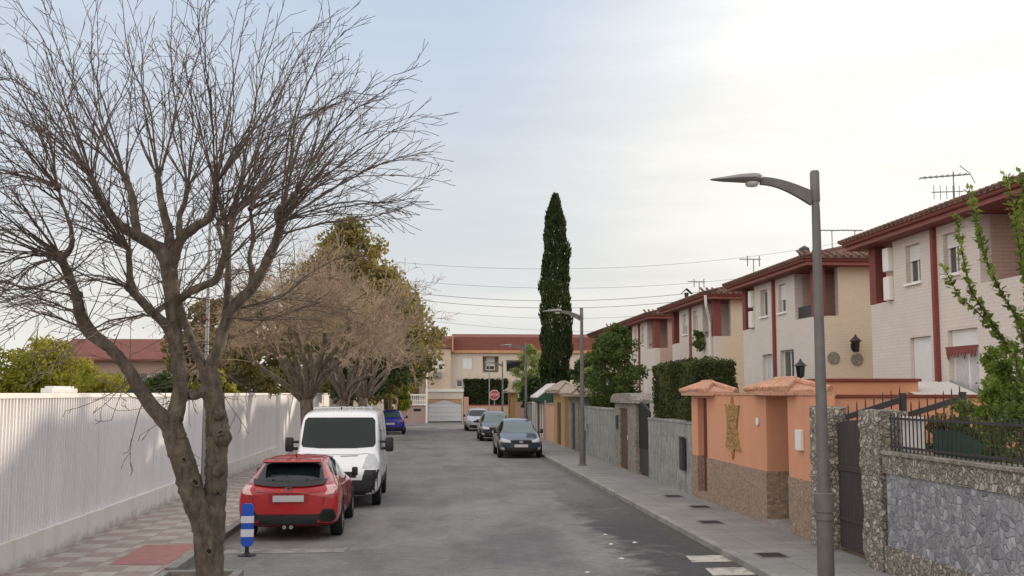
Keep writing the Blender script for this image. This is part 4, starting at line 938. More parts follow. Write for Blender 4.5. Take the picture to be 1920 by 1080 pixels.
# far roof seen right of the cypress
fr = thing('distant_house', 'distant house roof showing just right of the cypress', 'house', (at(1100, 700, 112).x, 112, 0))
MB().box(-5, 6, 0, 6, -.1, at(1100, 682, 112).z).build('wall', M['endwall2'], fr); MB().prism([(-5.5, at(1100, 682, 112).z), (-5.2, at(1100, 655, 112).z), (6.2, at(1100, 655, 112).z), (6.5, at(1100, 682, 112).z)], -.4, 6, 'y').build('roof', M['roof_red'], fr)
# house behind the left wall
lh = thing('school_house', 'low grey house with red tiled roof behind the white wall at the left', 'house', (at(120, 700, 58).x, 58, 0))
x2 = at(345, 700, 58).x - at(120, 700, 58).x; za, zb = at(200, 673, 58).z, at(200, 645, 58).z
hs = [(x2 * f0, x2 * f1, at(200, 722, 58).z, at(200, 700, 58).z) for f0, f1 in ((.12, .2), (.34, .42), (.62, .70), (.74, .82), (.86, .93))]
m = MB(); wally(m, 0, .3, 0, x2, -.1, za, hs); m.build('wall', M['pinkwall'], lh)
for h in hs:
    w_ = MB(); w_.box(h[0], h[0] + .08, .1, .16, h[2], h[3]); w_.box(h[1] - .08, h[1], .1, .16, h[2], h[3]); w_.box(h[0], h[1], .1, .16, h[2], h[2] + .08); w_ = w_.build('window', M['white_pl'], lh); MB().box(h[0], h[1], .17, .2, h[2], h[3]).build('pane', M['glass_dark'], w_)
m = MB(); m.prism([(-.5, za), (2.6, zb + .4), (5.5, za), (5.5, za - .1), (-.5, za - .1)], -.4, x2 + .4, 'x'); m.build('roof', M['roof_red'], lh)
m = MB(); m.box(0, x2, 5, 5.2, -.1, za); m.build('rear_wall', M['pinkwall'], lh)
# ------------------------------------------------------------------ vehicles
def shell(st, mat, name, parent, wheels, wr, arch=.06, levels=2):
    # st rows: (s, zb, w, zm, zs, wb, zbelt, wr, zr)
    Lc = st[-1][0]; vs = []; fs = []
    def half(r):
        s, zb, w_, zm, zs, wb, zbelt, wrf, zr = r
        return [(0, zb), (.78 * w_, zb), (.96 * w_, zb + .09), (w_, zm), (.985 * w_, zs), (wb, zbelt), (wrf + .03, zr - (zr - zbelt) * .16 - .01), (wrf - .05, zr - .015), (.5 * wrf, zr + .01), (0, zr + .015)]
    for r in st:
        h = half(r); ring = h + [(-x, z) for x, z in h[-2:0:-1]]
        vs += [(x, r[0] - Lc / 2, z) for x, z in ring]
    n = 18
    for i in range(len(st) - 1):
        for j in range(n): j2 = (j + 1) % n; fs.append((i * n + j, i * n + j2, (i + 1) * n + j2, (i + 1) * n + j))
    for b in (0, (len(st) - 1) * n):
        for k in range(0, 9):
            a, c, d, e = k, k + 1, (n - k - 1) % n, (n - k) % n
            f = [b + a, b + c, b + d, b + e]; f2 = []
            for q in f:
                if q not in f2: f2.append(q)
            fs.append(tuple(f2 if b else f2[::-1]))
    me = bpy.data.meshes.new(name); me.from_pydata(vs, [], fs)
    bm = bmesh.new(); bm.from_mesh(me); bmesh.ops.recalc_face_normals(bm, faces=bm.faces[:]); bm.to_mesh(me); bm.free()
    me.materials.append(mat); me.materials.append(M['black_pl'])
    tmp = bpy.data.objects.new('tmp', me); col.objects.link(tmp)
    sm = tmp.modifiers.new('s', 'SUBSURF'); sm.levels = levels; sm.render_levels = levels
    c = MB()
    for (x, s) in wheels: 
        sg = math.copysign(1, x); xo = abs(x) + .3; c.lathe([(wr + arch, min(sg * (abs(x) - .2), sg * xo)), (wr + arch, max(sg * (abs(x) - .2), sg * xo))], 32, (0, s - Lc / 2, wr), 'x')
    cut = c.build('cut', M['black_pl']); cut.data.materials.clear(); cut.data.materials.append(mat); cut.data.materials.append(M['black_pl'])
    for p_ in cut.data.polygons: p_.material_index = 1
    bo_ = tmp.modifiers.new('b', 'BOOLEAN'); bo_.operation = 'DIFFERENCE'; bo_.object = cut; bo_.solver = 'EXACT'
    dg = bpy.context.evaluated_depsgraph_get(); ev = tmp.evaluated_get(dg)
    nm = bpy.data.meshes.new_from_object(ev); nm.name = name
    nm.polygons.foreach_set('use_smooth', [True] * len(nm.polygons)); nm.set_sharp_from_angle(angle=R(40))
    bpy.data.objects.remove(tmp); bpy.data.objects.remove(cut)
    o = bpy.data.objects.new(name, nm); col.objects.link(o); o.parent = parent
    bv = BVHTree.FromPolygons([v.co.copy() for v in nm.vertices], [tuple(p.vertices) for p in nm.polygons])
    return o, bv
def patch(bv, poly, view, mat, name, parent, off=.007, step=.06, mirror=False, skirt=.02, label=None):
    # outline in the view plane, laid onto the bodywork. view: 'front','rear' (x,z) or 'left','right' (y,z), 'top' (x,y)
    outs = []
    for sg in ((1, -1) if mirror else (1,)):
        pl = [(sg * a, b) for a, b in poly] if view in ('front', 'rear', 'top') else poly
        vw = view if (sg == 1 or view in ('front', 'rear', 'top')) else {'left': 'right', 'right': 'left'}[view]
        mk = {'front': lambda a, b: Vector((a, -9, b)), 'rear': lambda a, b: Vector((a, 9, b)), 'left': lambda a, b: Vector((-9, a, b)), 'right': lambda a, b: Vector((9, a, b)), 'top': lambda a, b: Vector((a, b, 9))}[vw]
        dr = {'front': Vector((0, 1, 0)), 'rear': Vector((0, -1, 0)), 'left': Vector((1, 0, 0)), 'right': Vector((-1, 0, 0)), 'top': Vector((0, 0, -1))}[vw]
        bm = bmesh.new(); f = bm.faces.new([bm.verts.new((a, b, 0)) for a, b in pl])
        for ax in (0, 1):
            lo, hi = min(p[ax] for p in pl), max(p[ax] for p in pl); k = int((hi - lo) / step)
            for i in range(1, k + 1):
                co = [0, 0, 0]; no = [0, 0, 0]; co[ax] = lo + (hi - lo) * i / (k + 1); no[ax] = 1
                bmesh.ops.bisect_plane(bm, geom=bm.verts[:] + bm.edges[:] + bm.faces[:], plane_co=co, plane_no=no)
        bmesh.ops.triangulate(bm, faces=bm.faces[:])
        bm.verts.ensure_lookup_table(); last = None; miss = []
        for v in bm.verts:
            o = mk(v.co.x, v.co.y); hit = bv.ray_cast(o, dr, 20)
            if hit[0] is None: miss.append(v); v.co = Vector((v.co.x, v.co.y, 0)); v.tag = True; continue
            v.tag = False; last = hit[0]; v.co = hit[0] - dr * off
        for v in miss:
            nb = [e.other_vert(v).co for e in v.link_edges if not e.other_vert(v).tag]
            if nb: v.co = sum(nb, Vector()) / len(nb)
            elif last: v.co = last - dr * off
        edges = [e for e in bm.edges if e.is_boundary]
        r = bmesh.ops.extrude_edge_only(bm, edges=edges)
        for v in [g_ for g_ in r['geom'] if isinstance(g_, bmesh.types.BMVert)]: v.co += dr * (skirt + off)
        m = MB(); m.addbm(bm); o = m.build(name, mat, parent, smooth=True, recalc=False); 
        if label: o['label'] = label
        outs.append(o)
    return outs
def wheel(parent, x, y, r, wd=.2, spokes=5):
    w_ = bpy.data.objects.new('wheel', None); col.objects.link(w_); w_.parent = parent; w_.location = (x, y, r); w_.empty_display_size = .1
    if x < 0: w_.rotation_euler = (0, 0, pi)
    MB().lathe([(r * .62, -wd / 2), (r * .93, -wd / 2), (r, -wd / 2 + .03), (r, wd / 2 - .03), (r * .93, wd / 2), (r * .66, wd / 2), (r * .64, wd / 2 - .03)], 36, axis='x').build('tyre', M['rubber'], w_, smooth=True)
    m = MB(); m.lathe([(r * .65, -.02), (r * .65, wd / 2 - .012), (r * .6, wd / 2 - .012), (r * .58, wd / 2 - .06), (.01, wd / 2 - .06)], 36, axis='x')
    for i in range(spokes):
        a = 2 * pi * i / spokes; Mx = Matrix.Rotation(a, 4, 'X'); m.box(wd / 2 - .055, wd / 2 - .015, -.028, .028, .03, r * .62, Mx)
    m.lathe([(.055, wd / 2 - .05), (.05, wd / 2 - .008), (.01, wd / 2 - .006)], 16, axis='x'); m.build('rim', M['rim'], w_, smooth=False)
    return w_
def mirror_part(parent, x, y, z, mat, sx=.12, sz=.09, arm=True):
    sg = math.copysign(1, x); m = MB(); m.bbox(min(x, x + sg * sx), max(x, x + sg * sx), y - .07, y + .05, z - sz, z + sz, .03)
    if arm: m.box(min(x - sg * .1, x + sg * .02), max(x - sg * .1, x + sg * .02), y - .02, y + .02, z - sz * .8, z - sz * .4)
    o = m.build('mirror', mat, parent, smooth=True); return o
# ---- red hatchback, rear towards the viewer
HATCH = [(0.0, .30, .60, .48, .60, .55, .66, .34, .69), (.10, .22, .78, .48, .64, .72, .70, .44, .73), (.5, .18, .875, .5, .70, .80, .79, .5, .84), (1.0, .18, .895, .52, .78, .81, .88, .56, .93), (1.18, .18, .90, .52, .80, .80, .91, .60, .99), (1.75, .18, .90, .52, .84, .79, .94, .60, 1.27), (2.1, .18, .90, .52, .86, .79, .95, .58, 1.38), (2.8, .18, .90, .52, .87, .79, .97, .58, 1.43), (3.45, .18, .90, .53, .88, .79, 1.0, .56, 1.40), (3.80, .18, .90, .54, .90, .77, 1.03, .54, 1.35), (4.12, .20, .90, .55, .90, .75, 1.02, .56, 1.14), (4.32, .24, .89, .55, .90, .74, .98, .60, 1.02), (4.42, .26, .87, .55, .86, .76, .92, .62, .96), (4.50, .30, .82, .52, .74, .72, .80, .60, .84)]
rc = thing('parked_car', 'red five-door hatchback seen from behind, parked in front of the white van', 'car', (-2.42, 21.6, RZ), pi)
WH = [(.79, .88), (-.79, .88), (.79, 3.6), (-.79, 3.6)]
body, bv = shell(HATCH, M['car_red'], 'body', rc, WH, .325, .045, 3)
for x, s in WH: wheel(rc, x, s - 2.25, .325, .215)
patch(bv, [(-.60, 1.07), (-.50, 1.335), (-.3, 1.355), (.3, 1.355), (.50, 1.335), (.60, 1.07), (.3, 1.04), (-.3, 1.04)], 'rear', M['autoglass'], 'rear_window', rc, .008, .05)
patch(bv, [(-.66, 1.075), (-.62, .99), (-.3, .955), (.3, .955), (.62, .99), (.66, 1.075), (.3, 1.045), (-.3, 1.045)], 'rear', M['black_pl'], 'lower_spoiler', rc, .05, .05, skirt=.08)
# roof spoiler
MB().prism([(1.45, 1.405), (1.62, 1.40), (1.80, 1.385), (1.83, 1.36), (1.78, 1.345), (1.5, 1.36)], -.52, .52, 'x').build('roof_spoiler', M['car_red'], rc)
MB().bbox(-.5, .5, 1.76, 1.82, 1.335, 1.352, .006).build('spoiler_underside', M['black_pl'], rc)
patch(bv, [(.57, 1.0), (.84, 1.02), (.885, .94), (.83, .79), (.55, .77), (.61, .89)], 'rear', M['tail_red'], 'tail_light', rc, .014, .04, True)
patch(bv, [(.64, .97), (.80, .98), (.835, .93), (.79, .83), (.63, .81), (.68, .90)], 'rear', M['tail_clear'], 'reversing_lens', rc, .022, .04, True)
patch(bv, [(-.27, .69), (.27, .69), (.27, .80), (-.27, .80)], 'rear', M['plate'], 'number_plate', rc, .02, .1, skirt=.03)
patch(bv, [(-.33, .655), (.33, .655), (.36, .83), (-.36, .83)], 'rear', paint('shaded_red_paint', S(150, 16, 22)), 'plate_recess_shade', rc, .009, .1)  # recess shade painted as a darker red patch on flat bodywork
patch(bv, [(-.87, .50), (-.62, .475), (.62, .475), (.87, .50), (.87, .487), (.62, .462), (-.62, .462), (-.87, .487)], 'rear', M['black_pl'], 'panel_gap', rc, .006, .08)
patch(bv, [(.5, .40), (.60, .565), (.80, .565), (.84, .40), (.78, .335), (.58, .335)], 'rear', M['black_pl'], 'bumper_vent', rc, .012, .05, True)
patch(bv, [(.545, .40), (.62, .53), (.775, .53), (.805, .405), (.76, .365), (.6, .365)], 'rear', plain('vent_mesh', S(14, 14, 15), .8), 'vent_mesh', rc, .018, .05, True)
patch(bv, [(-.54, .455), (.54, .455), (.50, .32), (.84, .275), (.78, .19), (-.78, .19), (-.84, .275), (-.50, .32)], 'rear', M['black_pl'], 'diffuser', rc, .014, .06)
MB().tube([(-.06, 2.2, .25), (-.06, 2.27, .25)], .035, 12).tube([(.06, 2.2, .25), (.06, 2.27, .25)], .035, 12).build('exhaust', M['chrome'], rc)
patch(bv, [(-.56, .86), (0, .835), (.56, .86), (.56, .85), (0, .825), (-.56, .85)], 'rear', M['black_pl'], 'crease_shade_line', rc, .003, .08)  # black line painted as the shade of a tailgate crease
patch(bv, [(.575, .62), (.60, .66), (.66, .98), (.668, .98), (.61, .655), (.583, .615)], 'rear', M['black_pl'], 'tailgate_gap', rc, .004, .06, True)
m = MB()   # round-cornered H-shaped maker's badge in chrome
yb = bv.ray_cast(Vector((0, 9, .895)), Vector((0, -1, 0)))[0].y + .012
m.prism([(-.052, .935), (-.036, .935), (-.026, .905), (.026, .905), (.036, .935), (.052, .935), (.038, .86), (.024, .86), (.02, .892), (-.02, .892), (-.024, .86), (-.038, .86)], yb - .01, yb + .006, 'y')
m.prism([(-.065, .945), (.065, .945), (.065, .938), (-.065, .938)], yb - .01, yb + .004, 'y'); m.prism([(-.048, .853), (.048, .853), (.05, .847), (-.05, .847)], yb - .01, yb + .004, 'y')
m.build('badge', M['chrome'], rc)
cu = bpy.data.curves.new('model_lettering', 'FONT'); cu.body = 'CIVIC'; cu.size = .055; cu.extrude = .003; cu.align_x = 'CENTER'
t = text_mesh('model_lettering', cu, M['chrome'], rc); yl = bv.ray_cast(Vector((.5, 9, .88)), Vector((0, -1, 0)))[0].y; t.location = (.5, yl + .01, .86); t.rotation_euler = (pi / 2, 0, pi)
# wiper
MB().tube([(.0, 2.13, 1.09), (.1, 2.03, 1.14), (.34, 2.05, 1.13)], .01, 6).build('wiper', M['black_pl'], rc)
def sides(bv, th, polys, mat=M['autoglass'], name='side_window'):
    for pl in polys:
        for sd in ('left', 'right'): patch(bv, pl, sd, mat, name, th, .007, .08)
sides(bv, rc, [[(-.78, 1.0), (-.35, 1.28), (-.1, 1.33), (.22, 1.355), (.24, 1.02)], [(.30, 1.02), (.30, 1.355), (.9, 1.345), (1.25, 1.29), (1.5, 1.17), (1.3, 1.08)]])
sides(bv, rc, [[(-1.0, .42), (-1.0, .86), (-.99, .86), (-.99, .42)], [(.26, .35), (.26, .95), (.272, .95), (.272, .35)], [(1.2, .6), (1.28, .98), (1.29, .98), (1.21, .6)]], M['black_pl'], 'door_gap')
sides(bv, rc, [[(.02, .84), (.18, .85), (.18, .87), (.02, .86)], [(1.0, .87), (1.16, .88), (1.16, .90), (1.0, .89)]], M['car_red'], 'door_handle')
sides(bv, rc, [[(-1.0, .22), (1.0, .22), (1.0, .28), (-1.0, .28)]], M['black_pl'], 'sill_trim')
patch(bv, [(-.56, 1.01), (-.52, 1.31), (.52, 1.31), (.56, 1.01)], 'front', M['autoglass'], 'windscreen', rc)
for sx in (-1, 1): mirror_part(rc, sx * .90, -.78, 1.0, M['black_pl'])
patch(bv, [(.42, .60), (.80, .66), (.80, .72), (.5, .68)], 'front', M['lamp_white'], 'headlight', rc, mirror=True)
MB().prism([(.9, 1.43), (1.15, 1.425), (1.17, 1.47), (1.1, 1.475)], -.02, .02, 'x').build('roof_antenna', M['car_red'], rc)
# ---- white panel van, front towards the viewer
VAN = [(0.0, .38, .80, .55, .68, .78, .76, .5, .80), (.06, .28, .93, .55, .75, .88, .86, .6, .90), (.25, .25, .99, .6, .9, .93, .98, .68, 1.04), (.62, .25, 1.02, .6, 1.0, .96, 1.12, .78, 1.20), (.78, .25, 1.02, .6, 1.02, .96, 1.2, .84, 1.32), (1.14, .25, 1.02, .6, 1.06, .97, 1.25, .90, 1.80), (1.36, .25, 1.02, .6, 1.08, .97, 1.28, .89, 2.10), (1.62, .25, 1.02, .6, 1.1, .97, 1.3, .87, 2.20), (3.2, .25, 1.02, .6, 1.1, .97, 1.4, .86, 2.23), (4.6, .25, 1.02, .6, 1.1, .98, 1.4, .88, 2.22), (4.9, .25, 1.01, .6, 1.1, .97, 1.4, .88, 2.18), (4.96, .3, .97, .6, 1.1, .93, 1.4, .84, 2.1)]
vn = thing('parked_van', 'white panel van with black bumper and big black mirrors, parked behind the red car', 'van', (-2.05, 27.1, RZ))
WV = [(.9, .95), (-.9, .95), (.9, 4.0), (-.9, 4.0)]
body, bv = shell(VAN, M['car_white'], 'body', vn, WV, .34, .05, 3)
for x, s in WV: wheel(vn, x, s - 2.48, .34, .2, 7)
patch(bv, [(-.82, 1.35), (-.865, 1.42), (-.83, 1.95), (-.77, 2.02), (.77, 2.02), (.83, 1.95), (.865, 1.42), (.82, 1.35), (.4, 1.32), (-.4, 1.32)], 'front', M['autoglass'], 'windscreen', vn, .008, .06)
patch(bv, [(-1.02, .36), (-1.02, .70), (-.97, .86), (-.66, .87), (-.6, .64), (.6, .64), (.66, .87), (.97, .86), (1.02, .70), (1.02, .36), (.86, .30), (-.86, .30)], 'front', M['black_pl'], 'bumper', vn, .02, .07, skirt=.04)
patch(bv, [(-.48, .70), (-.44, .83), (.44, .83), (.48, .70)], 'front', plain('grille_black', S(20, 20, 22), .6), 'grille', vn, .012, .06)
patch(bv, [(-.45, .755), (-.45, .77), (.45, .77), (.45, .755)], 'front', M['grey_pl'], 'grille_bar', vn, .02, .1)
patch(bv, [(.60, .90), (.93, .90), (.96, 1.0), (.86, 1.19), (.72, 1.2), (.66, 1.1)], 'front', M['lamp_white'], 'headlight', vn, .012, .05, True)
patch(bv, [(-.3, .46), (.3, .46), (.3, .56), (-.3, .56)], 'front', M['plate'], 'number_plate', vn, .03, .1)
patch(bv, [(-.72, 1.21), (-.4, 1.19), (.4, 1.19), (.72, 1.21), (.72, 1.2), (.4, 1.18), (-.4, 1.18), (-.72, 1.2)], 'front', M['grey_pl'], 'bonnet_gap', vn, .006, .08)
patch(bv, [(.08, 1.14), (.48, 1.15), (.48, 1.17), (.08, 1.16)], 'front', M['grey_pl'], 'bonnet_vent', vn, .008, .08, True)
MB().tube([(-.5, -1.66, 1.30), (.1, -1.6, 1.36)], .012, 5).tube([(.1, -1.66, 1.30), (.65, -1.6, 1.36)], .012, 5).build('wiper', M['black_pl'], vn)
for sx in (-1, 1):
    m = MB(); a = sx * 1.08; b_ = sx * 1.27; m.bbox(min(a, b_), max(a, b_), -1.38, -1.24, 1.22, 1.56, .04); m.bbox(min(sx * .94, a), max(sx * .94, a), -1.34, -1.28, 1.26, 1.33, .015); m.bbox(min(sx * .94, a), max(sx * .94, a), -1.34, -1.28, 1.42, 1.48, .015)
    m.build('mirror', M['black_pl'], vn, smooth=True)
sides(bv, vn, [[(-1.40, 1.33), (-1.30, 1.34), (-.98, 1.86), (-.35, 1.9), (-.35, 1.32)]])
sides(bv, vn, [[(-.30, .4), (-.30, 2.0), (-.285, 2.0), (-.285, .4)], [(.95, .4), (.95, 2.0), (.965, 2.0), (.965, .4)]], M['grey_pl'], 'door_gap')
sides(bv, vn, [[(-1.05, .45), (1.0, .45), (1.0, .62), (-1.05, .62)]], M['black_pl'], 'side_moulding')
sides(bv, vn, [[(-.55, 1.18), (-.38, 1.18), (-.38, 1.22), (-.55, 1.22)]], M['black_pl'], 'door_handle')
m = MB()
for i in range(9): x = -.68 + i * .17; m.box(x - .03, x + .03, -.5, 2.3, 2.225, 2.25)
m.build('roof_ribs', M['car_white'], vn)
MB().box(-.015, .015, -.9, -.86, 2.2, 2.26).build('roof_aerial', M['black_pl'], vn)
# ---- dark cars facing the viewer on the right
CITY = [(s * .98, zb, w_ * 1.0, zm * 1.02, zs * 1.03, wb, z1 * 1.05, wr_, z2 * (1.08 if z2 > 1 else 1.03)) for (s, zb, w_, zm, zs, wb, z1, wr_, z2) in HATCH]
def frontcar(lab, X_, Y_, mt, st=CITY, rz=0, glass='autoglass', group='dark cars parked along the right kerb', full=True, scale=1.0, lower='black_pl'):
    c = thing('parked_car', lab, 'car', (X_, Y_ + 2.2, RZ), rz, group); c.scale = (scale,) * 3
    Lc = st[-1][0]; W4 = [(.79, .86), (-.79, .86), (.79, Lc - .9), (-.79, Lc - .9)]
    b, bv = shell(st, M[mt], 'body', c, W4, .325, .045, 2)
    for x, s in W4: wheel(c, x, s - Lc / 2, .325, .21)
    patch(bv, [(-.66, 1.03), (-.55, 1.40), (-.3, 1.425), (.3, 1.425), (.55, 1.40), (.66, 1.03), (.3, 1.0), (-.3, 1.0)], 'front', M[glass], 'windscreen', c, .008, .06)
    patch(bv, [(.42, .63), (.44, .72), (.74, .80), (.83, .78), (.84, .68), (.7, .64)], 'front', M['lamp_white'], 'headlight', c, .012, .05, True)
    patch(bv, [(-.38, .62), (-.40, .73), (0, .75), (.40, .73), (.38, .62), (0, .57)], 'front', plain('grille_black', S(20, 20, 22), .6), 'grille', c, .01, .05)
    patch(bv, [(-.09, .655), (-.05, .70), (.05, .70), (.09, .655), (.05, .61), (-.05, .61)], 'front', M['chrome'], 'badge', c, .02, .05)
    patch(bv, [(-.62, .24), (-.66, .43), (.66, .43), (.62, .24)], 'front', M[lower], 'lower_grille', c, .012, .06)
    patch(bv, [(-.27, .45), (.27, .45), (.27, .56), (-.27, .56)], 'front', M['plate'], 'number_plate', c, .03, .1)
    patch(bv, [(.66, .35), (.68, .44), (.80, .45), (.80, .36)], 'front', M['lamp_white'], 'fog_light', c, .02, .05, True)
    sides(bv, c, [[(-.85, 1.04), (-.40, 1.34), (-.1, 1.40), (.2, 1.42), (.22, 1.06)], [(.28, 1.06), (.28, 1.42), (.9, 1.42), (1.3, 1.34), (1.45, 1.2), (1.3, 1.12)]])
    patch(bv, [(-.58, 1.08), (-.50, 1.36), (.50, 1.36), (.58, 1.08)], 'rear', M['autoglass'], 'rear_window', c)
    patch(bv, [(.60, .99), (.82, 1.0), (.84, .85), (.60, .85)], 'rear', M['tail_red'], 'tail_light', c, .012, .05, True)
    for sx in (-1, 1): mirror_part(c, sx * .91, -.74, 1.04, M['black_pl'])
    return c
frontcar('dark blue-grey hatchback facing the viewer, nearest of the cars at the right kerb', 3.78, 42.8, 'car_dark', glass='autoglass_pale')
frontcar('black car with pale windscreen parked behind the dark blue-grey hatchback', 3.82, 58.0, 'car_black', glass='autoglass_pale', scale=1.03)
frontcar('pale silver car, farthest of the cars parked at the right kerb', 3.6, 73.5, 'car_silver', group=None)
# ---- blue car far on the left, rear towards the viewer
bc = thing('parked_car', 'blue hatchback seen from behind, far along on the left beyond the van', 'car', (-2.25, 70.2, RZ), pi)
body, bv = shell(CITY, M['car_blue'], 'body', bc, WH, .31, .045, 2)
for x, s in WH: wheel(bc, x * 1.0, s - 2.2, .31, .2)
patch(bv, [(-.60, 1.08), (-.53, 1.38), (.53, 1.38), (.60, 1.08)], 'rear', M['autoglass_pale'], 'rear_window', bc)
patch(bv, [(.66, .80), (.84, .80), (.80, 1.08), (.68, 1.08)], 'rear', M['tail_red'], 'tail_light', bc, .014, .05, True)
patch(bv, [(-.26, .62), (.26, .62), (.26, .74), (-.26, .74)], 'rear', M['plate'], 'number_plate', bc, .02, .1)
patch(bv, [(-.84, .30), (.84, .30), (.84, .46), (-.84, .46)], 'rear', M['black_pl'], 'bumper_strip', bc, .014, .07)
sides(bv, bc, [[(-.85, 1.04), (-.40, 1.34), (-.1, 1.40), (.2, 1.42), (.22, 1.06)], [(.28, 1.06), (.28, 1.42), (.9, 1.42), (1.3, 1.34), (1.45, 1.2), (1.3, 1.12)]])
for sx in (-1, 1): mirror_part(bc, sx * .91, -.74, 1.04, M['black_pl'])
# ------------------------------------------------------------------ bare trees
def rdir(rr):
    v = Vector((rr.gauss(0, 1), rr.gauss(0, 1), rr.gauss(0, 1))); return v.normalized() if v.length > 1e-6 else Vector((1, 0, 0))
def twig(mb, rr, p, d, Ln, r, depth, sides_=4, up=.0, tmin=.0035, dens=1.0, wob=1.0):
    n = max(3, int(Ln / .16)) if depth == 0 else max(2, int(Ln / .12)); n = min(n, 22)
    pts = [p.copy()]; rs = [r]; dd = d.normalized(); st = Ln / n; kids = []
    bend = rdir(rr) * .03
    for i in range(n):
        dd = (dd + bend * wob + rdir(rr) * wob * (.045 if depth == 0 else .10) + Vector((0, 0, up))).normalized()
        pts.append(pts[-1] + dd * st); rs.append(max(tmin, r * (1 - (i + 1) / n * .82)))
        if depth < 2 and i >= (2 if depth == 0 else 0) and i < n:
            k = (1.0 if depth == 0 else .75) * dens
            cnt = int(k) + (rr.random() < k - int(k))
            for _ in range(cnt):
                kids.append((pts[-1].copy(), (dd + (rdir(rr) - dd * 0).normalized() * (.5 if depth == 0 else .6) * (.5 + .5 * wob)).normalized(), Ln * rr.uniform(.12, .30) * (1.15 - .6 * i / n) if depth == 0 else Ln * rr.uniform(.25, .5), rs[-1] * .55))
    mb.tube(pts, rs, sides_ if depth == 0 else 3, cap=False)
    for (a, b_, c, e) in kids: twig(mb, rr, a, b_, max(c, .09), max(tmin, e), depth + 1, 3, up * .5, tmin, dens, wob)
BT = thing('bare_tree', 'big leafless pollarded tree with forked trunk standing in the concrete edged pit', 'tree', (-3.05, 14.9, 0))
O = Vector((-3.05, 14.9, 0))
def limb(pl, y0=0.0, y1=0.0):
    # traced limb: (px, py, width px) at the tree's own distance, leaning y0..y1 towards or away
    n = len(pl); out = []
    for i, (px, py, wd) in enumerate(pl):
        Y = 14.9 + y0 + (y1 - y0) * i / (n - 1); p_ = at(px, py, Y) - O; out.append((p_, wd / 2 * .88 * Y / 2000))
    return out
limbs = {
 'stemL': (limb([(391, 1092, 54), (388, 1040, 48), (379, 985, 46), (362, 930, 50), (345, 870, 48), (330, 825, 46), (322, 795, 42)], 0, -.1), 'trunk'),
 'stemR': (limb([(394, 1092, 54), (398, 1030, 46), (401, 970, 44), (405, 910, 46), (406, 850, 44), (408, 812, 50), (404, 770, 42), (396, 720, 40), (392, 690, 36)], 0, .25), 'trunk'),
 'L1': (limb([(322, 800, 40), (292, 770, 32), (262, 730, 27), (238, 690, 25), (206, 652, 24), (168, 622, 28), (150, 590, 24), (143, 555, 19), (128, 515, 19), (113, 482, 17)], -.1, -1.0), 'branch'),
 'L1b': (limb([(116, 485, 15), (133, 462, 12), (133, 425, 9), (118, 385, 7), (108, 350, 5)], -1, -1.2), 'branch'),
 'M': (limb([(322, 800, 42), (334, 755, 32), (338, 705, 30), (330, 650, 30), (326, 600, 30), (322, 545, 32), (316, 500, 34), (305, 468, 34)], -.1, -.1), 'branch'),
 'M1': (limb([(305, 470, 30), (268, 448, 24), (232, 428, 20), (205, 400, 16), (185, 368, 14), (172, 335, 12)], -.1, -.7), 'branch'),
 'M1b': (limb([(258, 442, 18), (252, 405, 18), (248, 370, 16), (236, 335, 13)], -.2, .3), 'branch'),
 'M2': (limb([(312, 485, 28), (318, 445, 20), (308, 405, 17), (300, 365, 14), (296, 330, 10)], -.1, .2), 'branch'),
 'M3': (limb([(322, 500, 26), (335, 455, 22), (362, 428, 20), (392, 408, 16), (402, 375, 14), (405, 345, 11)], -.1, -.8), 'branch'),
 'M3b': (limb([(338, 450, 16), (334, 410, 13), (345, 385, 11), (352, 350, 9)], -.1, .4), 'branch'),
 'ML': (limb([(332, 655, 22), (312, 612, 20), (285, 585, 19), (262, 560, 18), (246, 540, 17), (243, 505, 13), (243, 470, 10)], -.1, -.8), 'branch'),
 'MLb': (limb([(285, 588, 12), (302, 578, 11), (312, 572, 9)], -.4, -.2), 'branch'),
 'MR': (limb([(330, 570, 20), (352, 550, 17), (385, 534, 17), (405, 525, 16), (416, 495, 14), (424, 455, 11), (422, 420, 10)], -.1, -.6), 'branch'),
 'R1': (limb([(388, 705, 26), (370, 665, 20), (354, 625, 17), (343, 590, 14), (336, 560, 10)], .25, .7), 'branch'),
 'R2': (limb([(394, 695, 30), (410, 650, 24), (422, 610, 23), (436, 578, 24), (468, 545, 24), (490, 510, 22), (508, 475, 20), (522, 440, 20), (528, 415, 18)], .25, .1), 'branch'),
 'R2b': (limb([(526, 425, 18), (520, 398, 14), (540, 380, 12), (552, 365, 9)], .1, -.3), 'branch'),
 'R2c': (limb([(470, 545, 13), (472, 510, 11), (468, 480, 10), (475, 450, 9), (472, 420, 8), (470, 392, 6)], .1, .8), 'branch'),
 'R3': (limb([(426, 595, 20), (426, 555, 15), (428, 515, 13), (428, 475, 12), (432, 440, 12), (440, 405, 10), (455, 382, 9)], .2, .9), 'branch'),
 'R3b': (limb([(428, 480, 11), (415, 450, 9), (410, 420, 8)], .5, 1.2), 'branch'),
 'Rx': (limb([(394, 720, 26), (372, 738, 22), (352, 742, 18)], .2, .0), 'branch'),
}
tm, bmh = MB(), MB(); rr = random.Random(11)
